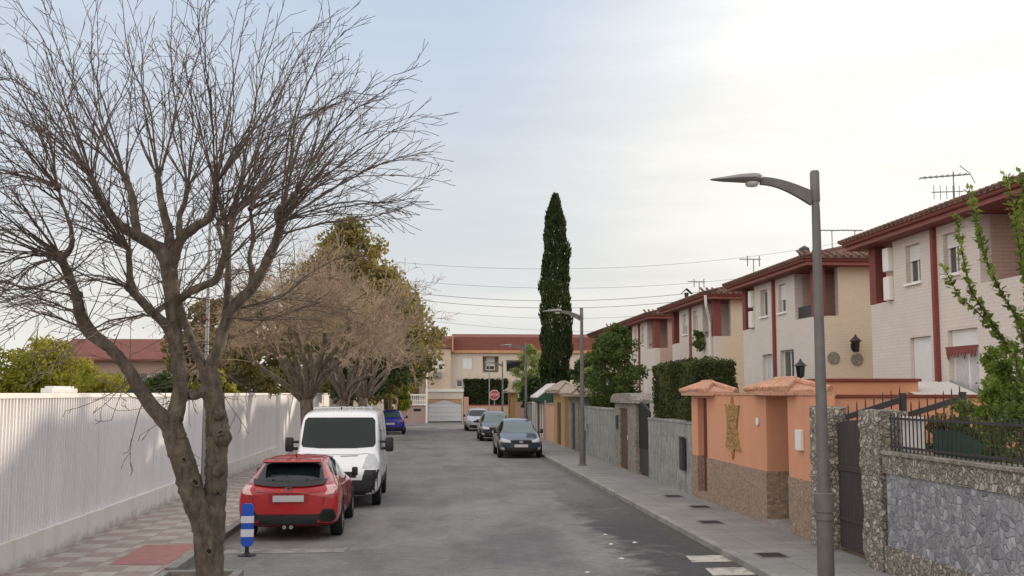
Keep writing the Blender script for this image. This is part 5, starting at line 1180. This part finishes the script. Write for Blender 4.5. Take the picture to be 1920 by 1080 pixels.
def gnarl(seg, mb, sides_, amp=.12, refine=4):
    pts, rs = [], []
    for i in range(len(seg) - 1):
        (a, ra), (b_, rb) = seg[i], seg[i + 1]
        pm = seg[i - 1][0] if i else a; pn = seg[i + 2][0] if i + 2 < len(seg) else b_
        for k in range(refine):
            t = k / refine; t2, t3 = t * t, t * t * t
            q = .5 * ((2 * a) + (b_ - pm) * t + (2 * pm - 5 * a + 4 * b_ - pn) * t2 + (3 * a - pm - 3 * b_ + pn) * t3)
            r_ = (ra + (rb - ra) * t); pts.append(q + rdir(rr) * r_ * amp * .6); rs.append(r_ * rr.uniform(1 - amp, 1 + amp * 1.3))
    pts.append(seg[-1][0]); rs.append(seg[-1][1]); mb.tube(pts, rs, sides_)
for k, (seg, kind) in limbs.items():
    gnarl(seg, tm if kind == 'trunk' else bmh, 18 if kind == 'trunk' else 12, .05, 8 if kind == 'trunk' else 7)
def knob(mb, p_, r_, seed):
    bm = bmesh.new(); bmesh.ops.create_icosphere(bm, subdivisions=2, radius=r_); q = random.Random(seed)
    for v in bm.verts: v.co *= q.uniform(.75, 1.25)
    mb.addbm(bm, Matrix.Translation(p_))
# knots and root flare
for (px, py, rp, Y) in ((418, 822, 19, 14.72), (410, 880, 17, 14.85), (366, 905, 15, 14.8), (330, 840, 17, 14.8), (412, 775, 16, 14.9)): knob(tm, at(px, py, Y) - O, rp * .78 * 14.9 / 2000, px)
for a in range(0): 
    an = a * pi / 3 + .3; tm.tube([Vector((.08 * cos(an), .06 * sin(an), .3)), Vector((.13 * cos(an), .13 * sin(an), .06)), Vector((.2 * cos(an), .2 * sin(an), -.08))], [.09, .08, .04], 7)
from mathutils import noise as mn
def weather(mb):
    for i, v in enumerate(mb.v):
        q = Vector(v); s = Vector((q.x * 5, q.y * 5, q.z * 3.2)); f = mn.noise(s) * .028 + mn.noise(s * 3.1) * .014 + mn.noise(Vector((q.x * 30, q.y * 30, q.z * 8))) * .007
        n_ = mn.noise_vector(s * .8); mb.v[i] = tuple(q + n_ * f * 1.3)
weather(tm); weather(bmh)
trunk = tm.build('trunk', M['bark'], BT, smooth='all')
# pruning scars: swollen rings round flat dark discs painted as shaded holes, on the side facing the street
bvt = BVHTree.FromPolygons([v.co.copy() for v in trunk.data.vertices], [tuple(p_.vertices) for p_ in trunk.data.polygons])
for (px, py, r_) in ((414, 812, .05), (366, 905, .045), (392, 1034, .04), (345, 862, .03), (408, 925, .03)):
    o0 = Vector((0, 0, CAMZ)) - O; d_ = (at(px, py, 14.9) - O - o0).normalized(); h_, n_, _i, _d = bvt.ray_cast(o0, d_)
    if h_ is None: continue
    u_ = n_.orthogonal().normalized(); w_ = n_.cross(u_); k_ = 14
    ring = [h_ + n_ * .008 + (u_ * cos(2 * pi * i / k_) + w_ * sin(2 * pi * i / k_) * 1.3) * r_ * (1 + .15 * sin(i * 2.1)) for i in range(k_ + 1)]
    rg = MB().tube(ring, [r_ * .38] * (k_ + 1), 7, cap=False).build('pruning_scar', M['bark'], BT, smooth='all')
    MB().add([h_ + n_ * .012] + [h_ + n_ * .012 + (p_ - h_ - n_ * .008) * .85 for p_ in ring[:-1]], [(0, i + 1, (i + 1) % k_ + 1) for i in range(k_)]).build('hole_shade_disc', M['hole_shade'], rg)
bro = bmh.build('limbs', M['bark'], BT, smooth='all')
# shoots from knuckles
shoots = MB(); CC = at(330, 620, 14.9) - O
kn = []
for k, (seg, kind) in limbs.items():
    if kind == 'branch' and k not in ('M', 'MLb', 'Rx'):
        kn.append((seg[-1][0], seg[-1][1], 9)); 
        if len(seg) > 5: kn.append((seg[-3][0], seg[-3][1], 3))
for (p_, r_, c) in kn: knob(shoots, p_, max(r_ * 1.35, .045), int(r_ * 1e5))
def px_of(v):
    return v
for (p_, r_, c) in kn:
    out = (p_ - CC); out.z *= .9
    for i in range(c):
        d = (out.normalized() + rdir(rr) * .6 + Vector((0, 0, .1))).normalized()
        if d.z < -.15: d.z = abs(d.z) * .3
        tip = 3.4 - .25 * max(0, (p_ - CC).length - 1.2)
        Ln = rr.uniform(.55, 1.0) * 2.35
        twig(shoots, rr, p_ + d * .03, d, Ln, rr.uniform(.009, .016), 0, 5, .004, .0042, .62, 1.7)
# small crooked inner twigs all along the limbs
for k, (seg, kind) in limbs.items():
    if kind != 'branch': continue
    for i in range(1, len(seg)):
        if seg[i][0].z < 2.4: continue
        for _ in range(4):
            q = seg[i - 1][0].lerp(seg[i][0], rr.random()); d = (rdir(rr) + (q - CC).normalized() * .4 + Vector((0, 0, .3))).normalized()
            twig(shoots, rr, q, d, rr.uniform(.35, 1.3), rr.uniform(.006, .011), 0, 4, .01, .0042, .6, 2.6)
# traced long shoots that give the outline of the crown
TR = [((528, 415), (640, 345), (735, 300), (812, 290), -.3), ((528, 415), (610, 330), (700, 265), (800, 215), .2), ((528, 415), (640, 380), (720, 378), (785, 370), .4), ((545, 375), (620, 250), (690, 190), (752, 150), -.4), ((528, 405), (570, 250), (620, 190), (668, 170), .5), ((528, 405), (545, 240), (595, 120), (650, 55), 0), ((455, 385), (500, 230), (560, 110), (600, 30), .6), ((440, 400), (470, 230), (500, 110), (540, -20), -.3),
 ((405, 345), (430, 200), (450, 90), (470, -40), .3), ((405, 345), (395, 200), (385, 90), (400, -60), -.5), ((352, 350), (330, 200), (320, 90), (330, -60), .4), ((296, 330), (280, 200), (240, 100), (225, -50), -.2), ((236, 335), (200, 210), (170, 100), (190, -40), .5), ((236, 335), (160, 200), (115, 110), (75, -10), 0), ((172, 335), (110, 240), (60, 170), (-20, 130), -.5), ((172, 335), (90, 260), (20, 220), (-70, 170), .4), ((172, 335), (120, 180), (90, 90), (30, 0), .2),
 ((113, 480), (60, 440), (0, 430), (-90, 440), -.8), ((113, 480), (50, 400), (-10, 350), (-90, 310), -1), ((113, 485), (50, 480), (-10, 500), (-80, 540), -1.2), ((113, 480), (60, 500), (20, 540), (-60, 570), -.6), ((128, 515), (60, 540), (0, 545), (-80, 560), -.6), ((150, 590), (90, 565), (40, 555), (-30, 560), -.4), ((165, 620), (90, 590), (50, 600), (-20, 640), -.9), ((108, 350), (60, 290), (10, 250), (-50, 200), -1.4), ((108, 350), (40, 330), (-20, 320), (-90, 300), -1.1), ((118, 385), (70, 350), (10, 350), (-60, 370), -1.2),
 ((243, 470), (190, 440), (110, 410), (20, 400), -1), ((243, 470), (200, 400), (150, 330), (80, 270), -.6), ((262, 560), (200, 520), (130, 520), (60, 560), -.9), ((285, 590), (210, 600), (130, 640), (60, 690), -.8), ((426, 595), (500, 600), (560, 580), (640, 590), .2), ((436, 578), (520, 560), (600, 500), (680, 470), .8), ((522, 440), (600, 420), (690, 410), (780, 380), -.6), ((422, 420), (460, 330), (520, 260), (600, 200), -.9), ((422, 420), (400, 330), (370, 220), (345, 120), -1),
 ((300, 330), (330, 220), (370, 110), (385, 10), .9), ((172, 335), (190, 250), (240, 150), (260, 60), .7), ((405, 345), (470, 260), (530, 180), (590, 90), 1.0), ((440, 400), (520, 330), (600, 290), (690, 210), 1.1), ((455, 385), (540, 350), (640, 320), (740, 330), 1.2), ((470, 392), (520, 300), (580, 210), (650, 130), .9)]
def shoot_tr(mb, rr, ctl, y0, spread, rbase=.016, sub=1.0, Yb=14.9, org=O, tm_=.0042):
    ps = []
    for i, c in enumerate(ctl):
        Y = Yb + y0 * (.5 + i / 3 * spread); ps.append(at(c[0], c[1], Y) - org)
    pts = []
    for i in range(3):
        a, b_ = ps[i], ps[i + 1]; pm = ps[i - 1] if i else a; pn = ps[i + 2] if i < 2 else b_
        for k in range(6):
            t = k / 6; t2, t3 = t * t, t * t * t
            pts.append(.5 * ((2 * a) + (b_ - pm) * t + (2 * pm - 5 * a + 4 * b_ - pn) * t2 + (3 * a - pm - 3 * b_ + pn) * t3) + rdir(rr) * .012)
    pts.append(ps[-1]); n = len(pts); rs = [max(tm_, rbase * (1 - .8 * i / (n - 1))) for i in range(n)]
    mb.tube(pts, rs, 5, cap=False)
    for i in range(3, n - 1):
        d = (pts[i + 1] - pts[i - 1]).normalized()
        for _ in range(rr.random() < .9 * sub):
            twig(mb, rr, pts[i], (d + rdir(rr) * .6).normalized(), rr.uniform(.25, .8) * (1.15 - .6 * i / n), max(tm_, rs[i] * .6), 1, 3, .0, tm_, .8)
for T in TR:
    ctl, y0 = T[:4], T[4]
    shoot_tr(shoots, rr, ctl, y0, 1.6)
    jit = [(c[0] + rr.uniform(-26, 26) * (i / 2), c[1] + rr.uniform(-22, 22) * (i / 2)) for i, c in enumerate(ctl)]
    shoot_tr(shoots, rr, jit, y0 + rr.uniform(-.6, .6), 2.2, .013)
so = shoots.build('shoots', M['twig'], BT, recalc=False)
# a few dead leaves still hanging
m = MB()
for (px, py, Y, n) in ((402, 597, 14.6, 9), (372, 606, 14.6, 4), (265, 615, 14.4, 3), (205, 632, 14.2, 3)):
    for i in range(n):
        c = at(px + uni(-22, 22), py + uni(-9, 9), Y + uni(-.1, .1)) - O; a, b_ = rdir(rr) * .035, rdir(rr) * .02; m.quad(c - a, c + b_, c + a, c - b_)
m.build('dead_leaves', M['deadleaf'], BT)
# generic bare tree for those further down the pavement
def bare_tree(lab, X_, Y_, h, spread, seed, nlimb=7, tw=4, mat='twig', dens=1.0, fork=2.3, group='bare street trees further along the left pavement'):
    rr = random.Random(seed); t = thing('bare_tree', lab, 'tree', (X_, Y_, 0), 0, group)
    tk, cr = MB(), MB()
    lean = Vector((rr.uniform(-.1, .1), rr.uniform(-.1, .1), 1))
    p0 = lean * fork; gnarl([(Vector((0, 0, -.1)), .26), (lean * .5, .2), (lean * 1.2, .18), (p0, .19)], tk, 10, .1, 3)
    for i in range(nlimb):
        a = 2 * pi * i / nlimb + rr.uniform(-.3, .3); el_ = rr.uniform(.6, 1.35)
        d = Vector((cos(a) * cos(el_), sin(a) * cos(el_), sin(el_))); p1 = p0 + d * rr.uniform(.8, 1.1); p2 = p1 + (d + rdir(rr) * .4).normalized() * rr.uniform(.7, 1.0); p3 = p2 + (d + Vector((0, 0, .3)) + rdir(rr) * .4).normalized() * rr.uniform(.5, .8)
        gnarl([(p0 - Vector((0, 0, .1)), .11), (p1, .085), (p2, .065), (p3, .05)], tk, 7, .12, 3)
        for q, cnt in ((p2, tw // 2 + 1), (p3, tw + 2)):
            knob(cr, q, .08, i)
            for _ in range(cnt):
                dd = ((q - p0 * .9).normalized() + rdir(rr) * .85 + Vector((0, 0, .12))).normalized()
                if dd.z < -.3: dd.z *= -.5
                twig(cr, rr, q, dd, rr.uniform(.45, 1.0) * spread, .018, 0, 4, .0, .006, dens, 2.6)
    tk.build('trunk', M['bark'], t, smooth='all'); cr.build('crown', M[mat], t, recalc=False); return t
bare_tree('leafless tree with dense reddish twigs and leaning stems, rising behind the white van', -3.45, 32.5, 7, 3.1, 21, 11, 7, 'twig_pink', 1.3)
bare_tree('leafless tree with a straight trunk, just behind the reddish one over the van', -3.1, 38.5, 7, 3.1, 22, 9, 6, 'twig_pink', 1.0)
bare_tree('third leafless street tree, its thin twigs reaching out over the road', -3.0, 48, 7, 3.2, 23, 8, 6, 'twig_pink', .9)
# ------------------------------------------------------------------ leafy trees and shrubs
def leaves(mb, rr, clumps, per, size, sq=.75, aspect=.55):
    for (c, r_) in clumps:
        for _ in range(per):
            d = rdir(rr) * r_ * (rr.random() ** .45); d.z *= sq; p_ = c + d
            s = size * rr.uniform(.6, 1.35); a = rdir(rr) * s; b_ = a.cross(rdir(rr)); b_ = b_.normalized() * s * aspect if b_.length > 1e-6 else Vector((0, 0, s))
            mb.v.extend([tuple(p_ - a), tuple(p_ + b_), tuple(p_ + a), tuple(p_ - b_)]); n = len(mb.v); mb.f.append((n - 4, n - 3, n - 2, n - 1))
def leafy(name, lab, cat, X_, Y_, prof, n, per, size, mat, seed, trunk=(0.15, 2.0), clump=.5, group=None, zb=0, tmat='bark_dark', aspect=.55, sqx=1, inner=None, base=None):
    # prof: (height, radius) outline of the crown; clumps scattered in the outer half of it
    rr = random.Random(seed); t = thing(name, lab, cat, (X_, Y_, zb), 0, group); cl = []
    hs = [p_[0] for p_ in prof]; h0, h1 = hs[0], hs[-1]
    def rad(h):
        for (a, ra), (b_, rb) in zip(prof, prof[1:]):
            if a <= h <= b_: return ra + (rb - ra) * (h - a) / (b_ - a)
        return prof[-1][1]
    mx = max(p_[1] for p_ in prof)
    while len(cl) < n:
        h = rr.uniform(h0, h1); r0 = rad(h)
        if rr.random() > (r0 / mx) ** .8 + .06: continue
        a = rr.uniform(0, 2 * pi); q = r0 * (rr.random() ** .45) * rr.uniform(.72, 1.2); cl.append((Vector((q * cos(a) * sqx, q * sin(a), h)), clump * rr.uniform(.6, 1.25)))
    m = MB(); tr, th_ = trunk
    top = Vector((0, 0, h1 * .86)); gnarl([(Vector((0, 0, -.15)), tr * 1.25), (Vector((rr.uniform(-.05, .05), 0, th_ * .5)), tr), (Vector((0, 0, th_)), tr * .85), (Vector((rr.uniform(-.1, .1), 0, (th_ + top.z) / 2)), tr * .5), (top, tr * .12)], m, 9, .1, 2)
    for (c, r_) in cl[::max(1, len(cl) // 28)]:
        s0 = Vector((0, 0, max(th_ * .8, c.z - .5 * math.hypot(c.x, c.y)))); 
        if s0.z < top.z: m.tube([s0, s0.lerp(c, .5) + rdir(rr) * .08, c], [tr * .32, tr * .2, tr * .06], 5, cap=False)
    m.build('trunk' if name.endswith('tree') or name in ('cypress',) else 'stem', M[tmat], t, smooth='all')
    m = MB(); leaves(m, rr, cl, per, size, .8, aspect); m.build('crown' if name.endswith('tree') or name in ('cypress',) else 'foliage', M[mat], t, recalc=False)
    return t
def column_leaves():
    rr = random.Random(5); t = thing('cypress', 'tall slender dark cypress rising above the gateways at the centre of the photo', 'tree', (7.75, 64.0, 0)); H_ = 14.6
    m = MB(); m.tube([(0, 0, -.1), (0, 0, 6), (0, 0, 13)], [.22, .15, .03], 9); m.build('trunk', M['bark_dark'], t)
    prof = [(.4, .6), (2, .84), (6, .90), (9, .86), (11.5, .74), (13.2, .52), (14.2, .26), (14.7, .06)]; m = MB()
    # layered upright sprays
    for i in range(22000):
        h = rr.uniform(.4, 14.55)
        for (a, ra), (b_, rb) in zip(prof, prof[1:]):
            if a <= h <= b_: r0 = ra + (rb - ra) * (h - a) / (b_ - a); break
        a = rr.uniform(0, 2 * pi); lob = 1 + .10 * sin(a * 3 + h * 1.3) + .09 * sin(a * 5 - h * 2.1) + .07 * sin(h * 4.1 + a); q = r0 * lob * (.55 + .47 * rr.random() ** .5)
        p_ = Vector((q * cos(a), q * sin(a), h)); up = Vector((cos(a) * .22, sin(a) * .22, 1)) + rdir(rr) * .35; up = up.normalized() * rr.uniform(.09, .24); sd = up.cross(rdir(rr)).normalized() * rr.uniform(.025, .06)
        m.add([p_ - up * .5, p_ + sd, p_ + up, p_ - sd], [(0, 1, 2, 3)])
    m.build('crown', M['cypress'], t, recalc=False)
column_leaves()
# conifer mass beyond the wall
leafy('conifer_tree', 'tall yellowish green conifer behind the white wall, rising above the bare trees', 'tree', -5.0, 70, [(2.4, 3), (4.5, 5.6), (7.5, 5.5), (10, 3.6), (12, 1.6), (13.7, .25)], 330, 120, .15, 'conifer', 31, (.3, 3), 1.0)
leafy('conifer_tree', 'lower olive conifer right of the tall one, reaching over the road', 'tree', -2.9, 80, [(2.8, 1.6), (5.5, 3.2), (8, 3.0), (10, 1.6), (11.2, .3)], 130, 110, .18, 'conifer', 32, (.28, 3), .7)
leafy('evergreen_tree', 'dark green bushy tree low behind the bare trunks near the far end of the wall', 'tree', -3.6, 60, [(2.6, 1.2), (3.6, 2.6), (5, 2.7), (6.3, 1.3)], 80, 120, .15, 'dkgreen', 33, (.2, 2.4), .6)
leafy('evergreen_tree', 'dark green street tree beyond the dark bushy one, above the blue car', 'tree', -2.9, 78, [(2.4, 1.2), (4, 2.7), (5.8, 2.6), (7.6, 1.0)], 80, 110, .18, 'dkgreen', 34, (.2, 2.4), .7)
leafy('garden_tree', 'yellow-green small tree next to the corner house above the blue car', 'tree', -2.3, 88, [(1.0, .7), (2.3, 1.3), (3.6, 1.1), (4.6, .4)], 40, 110, .13, 'yellowgreen', 35, (.1, 1.2), .45)
leafy('garden_tree', 'olive brown tree mass behind the white wall, left of the reddish bare tree', 'tree', -8.2, 42, [(1.8, 1.7), (3, 2.3), (4.6, 1.8), (5.8, .7)], 80, 110, .12, 'olive', 36, (.15, 1.6), .5)
leafy('garden_tree', 'brownish green tree behind the white wall directly behind the van', 'tree', -8.4, 50, [(1.6, 2.0), (3.2, 3.0), (5.4, 2.4), (7, .8)], 90, 110, .14, 'olive', 37, (.15, 1.6), .55)
leafy('round_shrub', 'small bright green round shrub just above the plain white wall', 'shrub', -7.6, 38.5, [(1.6, .5), (2.4, 1.0), (2.9, .7), (3.25, .2)], 24, 120, .08, 'yellowgreen', 38, (.06, 1), .3)
leafy('garden_tree', 'yellow-green feathery tree at the far left above the ribbed wall', 'tree', -13.6, 30, [(1.5, 2.0), (2.8, 2.4), (3.6, 1.6), (4.1, .4)], 150, 170, .065, 'yellowgreen', 39, (.1, 1.4), .42)
leafy('garden_tree', 'yellow-green willowy tree above the ribbed wall, right of the feathery one', 'tree', -10.8, 31.5, [(1.5, 1.5), (2.6, 2.0), (3.3, 1.5), (3.85, .4)], 120, 170, .065, 'yellowgreen', 40, (.1, 1.4), .4)
leafy('round_shrub', 'low dark green shrub above the ribbed wall in front of the red roofed house', 'shrub', -10.5, 38, [(1.0, 1.0), (2.2, 1.7), (2.75, 1.4), (3.0, .4)], 36, 110, .1, 'laurel', 41, (.08, 1), .4)
leafy('round_shrub', 'dull green shrub behind the white wall between red roofed house and olive tree', 'shrub', -8.7, 36, [(1.0, .8), (2.2, 1.1), (2.8, .9), (3.1, .3)], 26, 110, .09, 'dkgreen', 42, (.08, 1), .35)
leafy('conifer_tree', 'dark spreading conifer cut off by the left edge of the photo', 'tree', -24.5, 48, [(2.0, 2.0), (3.6, 3.4), (5, 2.2), (6.0, 1.2), (7.0, .3)], 80, 120, .14, 'dkgreen', 43, (.2, 2), .5)
# right side gardens
leafy('laurel_bush', 'round bright laurel bush above the grey slab wall, left of the clipped hedge', 'bush', 7.7, 43.6, [(.8, .9), (2.2, 1.15), (3.5, 1.2), (4.6, .75), (5.3, .15)], 110, 150, .07, 'laurel', 51, (.09, 1), .36)
leafy('bamboo_clump', 'tall light green bamboo-like shrub left of the cypress behind the far walls', 'shrub', 7.3, 74.5, [(1.2, .8), (2.8, 1.15), (4.2, 1.25), (5.2, .7), (5.7, .2)], 70, 110, .12, 'bamboo', 53, (.06, 1), .42, aspect=.22)
leafy('dark_shrub', 'dark shrub at the foot of the bamboo behind the grey wall', 'shrub', 6.9, 70, [(1.0, .5), (2.2, .75), (3.0, .6), (3.6, .1)], 30, 110, .1, 'dkgreen', 54, (.06, 1), .35)
leafy('garden_tree', 'dull green tree between cypress and laurel bush, behind the second lamp', 'tree', 9.0, 58, [(1.6, .7), (2.8, 1.2), (3.8, 1.0), (4.5, .3)], 50, 110, .12, 'dkgreen', 55, (.1, 2), .45)
leafy('small_shrub', 'small light green shrub behind the pale gateway hood', 'shrub', 7.3, 48.6, [(1.2, .3), (2.4, .6), (3.3, .35), (3.7, .1)], 20, 110, .08, 'bamboo', 56, (.05, 1), .28)
def box_hedge(name, lab, x0, x1, y0, y1, z0, z1, n, size, mat, seed, sway=.08):
    rr = random.Random(seed); t = thing(name, lab, 'hedge', ((x0 + x1) / 2, y0, 0)); ox = (x0 + x1) / 2
    m = MB()
    for i in range(int((y1 - y0) / .6)): m.tube([(0, .3 + i * .6, 0), (rr.uniform(-.1, .1), .3 + i * .6, z1 - .4)], [.05, .02], 6)
    m.build('stems', M['bark_dark'], t); m = MB(); A = [((y1 - y0) * (z1 - z0), 0), ((y1 - y0) * (z1 - z0), 1), ((x1 - x0) * (z1 - z0), 2), ((x1 - x0) * (z1 - z0), 3), ((x1 - x0) * (y1 - y0), 4)]; tot_ = sum(a for a, _ in A)
    for i in range(n):
        q = rr.uniform(0, tot_)
        for a, k in A:
            if q < a: break
            q -= a
        x, y, z = rr.uniform(x0, x1), rr.uniform(y0, y1), rr.uniform(z0, z1); dp = abs(rr.gauss(0, .09)) 
        wv = sway * (sin(y * 2.3 + z * 1.7) + sin(z * 3.9 - y * 1.2 + x * 3))
        if k == 0: x = x0 + dp + wv
        elif k == 1: x = x1 - dp - wv
        elif k == 2: y = y0 + dp + wv
        elif k == 3: y = y1 - dp
        else: z = z1 - dp + wv + .05 * sin(y * 7) + .04 * sin(x * 9)
        p_ = Vector((x - ox, y - y0, z)); s = size * rr.uniform(.6, 1.4); a_ = rdir(rr) * s; b_ = a_.cross(rdir(rr)); b_ = b_.normalized() * s * .5 if b_.length > 1e-6 else Vector((0, 0, s)); m.add([p_ - a_, p_ + b_, p_ + a_, p_ - b_], [(0, 1, 2, 3)])
    m.build('foliage', M[mat], t, recalc=False)
    return t
h_ = box_hedge('clipped_hedge', 'tall dark clipped hedge above the grey slab wall, left of the orange wall', 6.75, 7.75, 26.9, 32.2, 1.5, 3.3, 34000, .042, 'hedge', 61, .05)
MB().box(-.42, .42, .12, 5.2, 1.5, 3.18).build('inner_mass', M['hedge'], h_)
h_ = box_hedge('dark_hedge', 'almost black hedge above the peach wall closing the street', X(870), X(952), 96.6, 98, 1.4, Z(711), 5000, .12, 'cypress', 62, .05)
MB().box((X(870) - X(952)) / 2 + .2, (X(952) - X(870)) / 2 - .2, .2, 1.2, 1.2, Z(713)).build('inner_mass', M['cypress'], h_)
# fresh-leaved shrub over the nearest garden wall
SH = thing('spray_shrub', 'shrub with long leafy upright sprays at the right edge above the nearest garden wall', 'shrub', (7.3, 12.4, 0)); OS = Vector((7.3, 12.4, 0))
sp_ = [[(1935, 830), (1918, 720), (1903, 664), (1870, 626), (1832, 584), (1798, 555), (1769, 500)], [(1900, 665), (1860, 605), (1820, 545), (1805, 480), (1793, 402)], [(1935, 700), (1912, 606), (1876, 546), (1852, 495), (1834, 430), (1817, 352)], [(1940, 620), (1921, 515), (1912, 470), (1902, 400), (1886, 326)], [(1955, 600), (1940, 480), (1925, 400), (1912, 322)], [(1930, 760), (1900, 710), (1868, 690), (1858, 680)], [(1940, 860), (1925, 800), (1890, 735), (1870, 690)], [(1950, 560), (1932, 480), (1915, 430), (1908, 380)], [(1960, 800), (1935, 700), (1925, 640), (1912, 590)], [(1960, 760), (1950, 640), (1935, 560), (1930, 500)]]
st_, lf = MB(), MB(); rr = random.Random(9)
for j, s in enumerate(sp_):
    ps = [at(px, py, 12.4 + .12 * j - .5 + .06 * i) - OS for i, (px, py) in enumerate(s)]
    root = Vector((rr.uniform(-.1, .3), rr.uniform(-.3, .3), 0)); full = [root, root.lerp(ps[0], .5) + Vector((.1, 0, 0))] + ps if j not in (1,) else ps
    st_.tube(full, [.02 * (1 - .8 * i / (len(full) - 1)) for i in range(len(full))], 6)
    for a, b_ in zip(ps, ps[1:]):
        n = max(3, int((b_ - a).length / .009))
        for k in range(n):
            c = a.lerp(b_, k / n) + rdir(rr) * .03; d = (b_ - a).normalized(); o2 = (d * .5 + rdir(rr)).normalized(); ln = rr.uniform(.06, .115); wv = d.cross(o2); wv = wv.normalized() * ln * .36 if wv.length > 1e-4 else Vector((0, .01, 0))
            fold = Vector((0, 0, -.006)); c2 = c + o2 * ln * .5
            lf.v.extend([tuple(c), tuple(c2 + wv), tuple(c + o2 * ln), tuple(c2 - wv), tuple(c2 + fold)]); q = len(lf.v); lf.f.extend([(q - 5, q - 4, q - 1), (q - 4, q - 3, q - 1), (q - 3, q - 2, q - 1), (q - 2, q - 5, q - 1)])
cl = [(at(px, py, 12.6) - OS, r_) for px, py, r_ in ((1912, 690, .2), (1880, 690, .1), (1935, 740, .3), (1905, 735, .18), (1915, 780, .2), (1945, 660, .3), (1930, 600, .18), (1895, 655, .12), (1950, 820, .3))]
leaves(lf, rr, cl, 170, .036, 1.0, .5)
st_.build('stem', M['bark_dark'], SH, smooth='all'); lf.build('foliage', M['shoot'], SH, recalc=False)
# low garden plants behind the railing
for k, (px, py, Yp, rr_, hgt, mt, lab) in enumerate(((1865, 800, 13.4, .32, .55, 'shoot', 'leafy green plant just behind the railing below the sprays'), (1815, 800, 14.4, .3, .5, 'laurel', 'small bush behind the railing, left of the leafy green plant'), (1912, 810, 12.3, .36, .6, 'laurel', 'dense bush behind the railing at the right edge'), (1765, 815, 15.6, .3, .42, 'olive', 'dull green plant behind the dark green screen'), (1870, 745, 14.9, .22, .7, 'shoot', 'thin upright young plant in front of the orange dividing wall'))):
    p_ = at(px, py, Yp); leafy('garden_plant', lab, 'plant', p_.x, Yp, [(.7, rr_ * .7), (p_.z - .3, rr_), (p_.z + hgt * .5, rr_ * .8), (p_.z + hgt, .08)], 30, 90, .035, mt, 70 + k, (.02, .8), .17, 'low garden plants behind the iron railing')
# pot plant hanging at third house balcony
p_ = at(1352, 622, 40.4); leafy('balcony_plant', 'trailing plant hanging from the balcony of the third house', 'plant', 10.45, 40.6, [(-.35, .1), (0, .2), (.2, .16), (.35, .06)], 10, 45, .07, 'laurel', 80, (.02, .2), .2, zb=4.55)

# everything measured along the camera axis: bring the two sides of the street onto the true street axis
for o in list(col.objects):
    if o.parent: continue
    n = o.name.split('.')[0]; x = o.location.x
    if n in ('garden_stone_wall', 'stone_pier', 'wooden_gate', 'iron_railing', 'wind_screen', 'green_screen', 'spiked_gate', 'orange_garden_wall', 'letter_box', 'meter_box', 'orange_party_wall', 'orange_annex', 'corrugated_awning', 'slab_stone_wall', 'stone_gate_portal', 'iron_gate', 'gateway', 'garden_wall', 'panel_fence', 'green_canopy', 'clipped_hedge'): o.location.y -= .52
    elif n == 'street_lamp': o.location.y -= .42
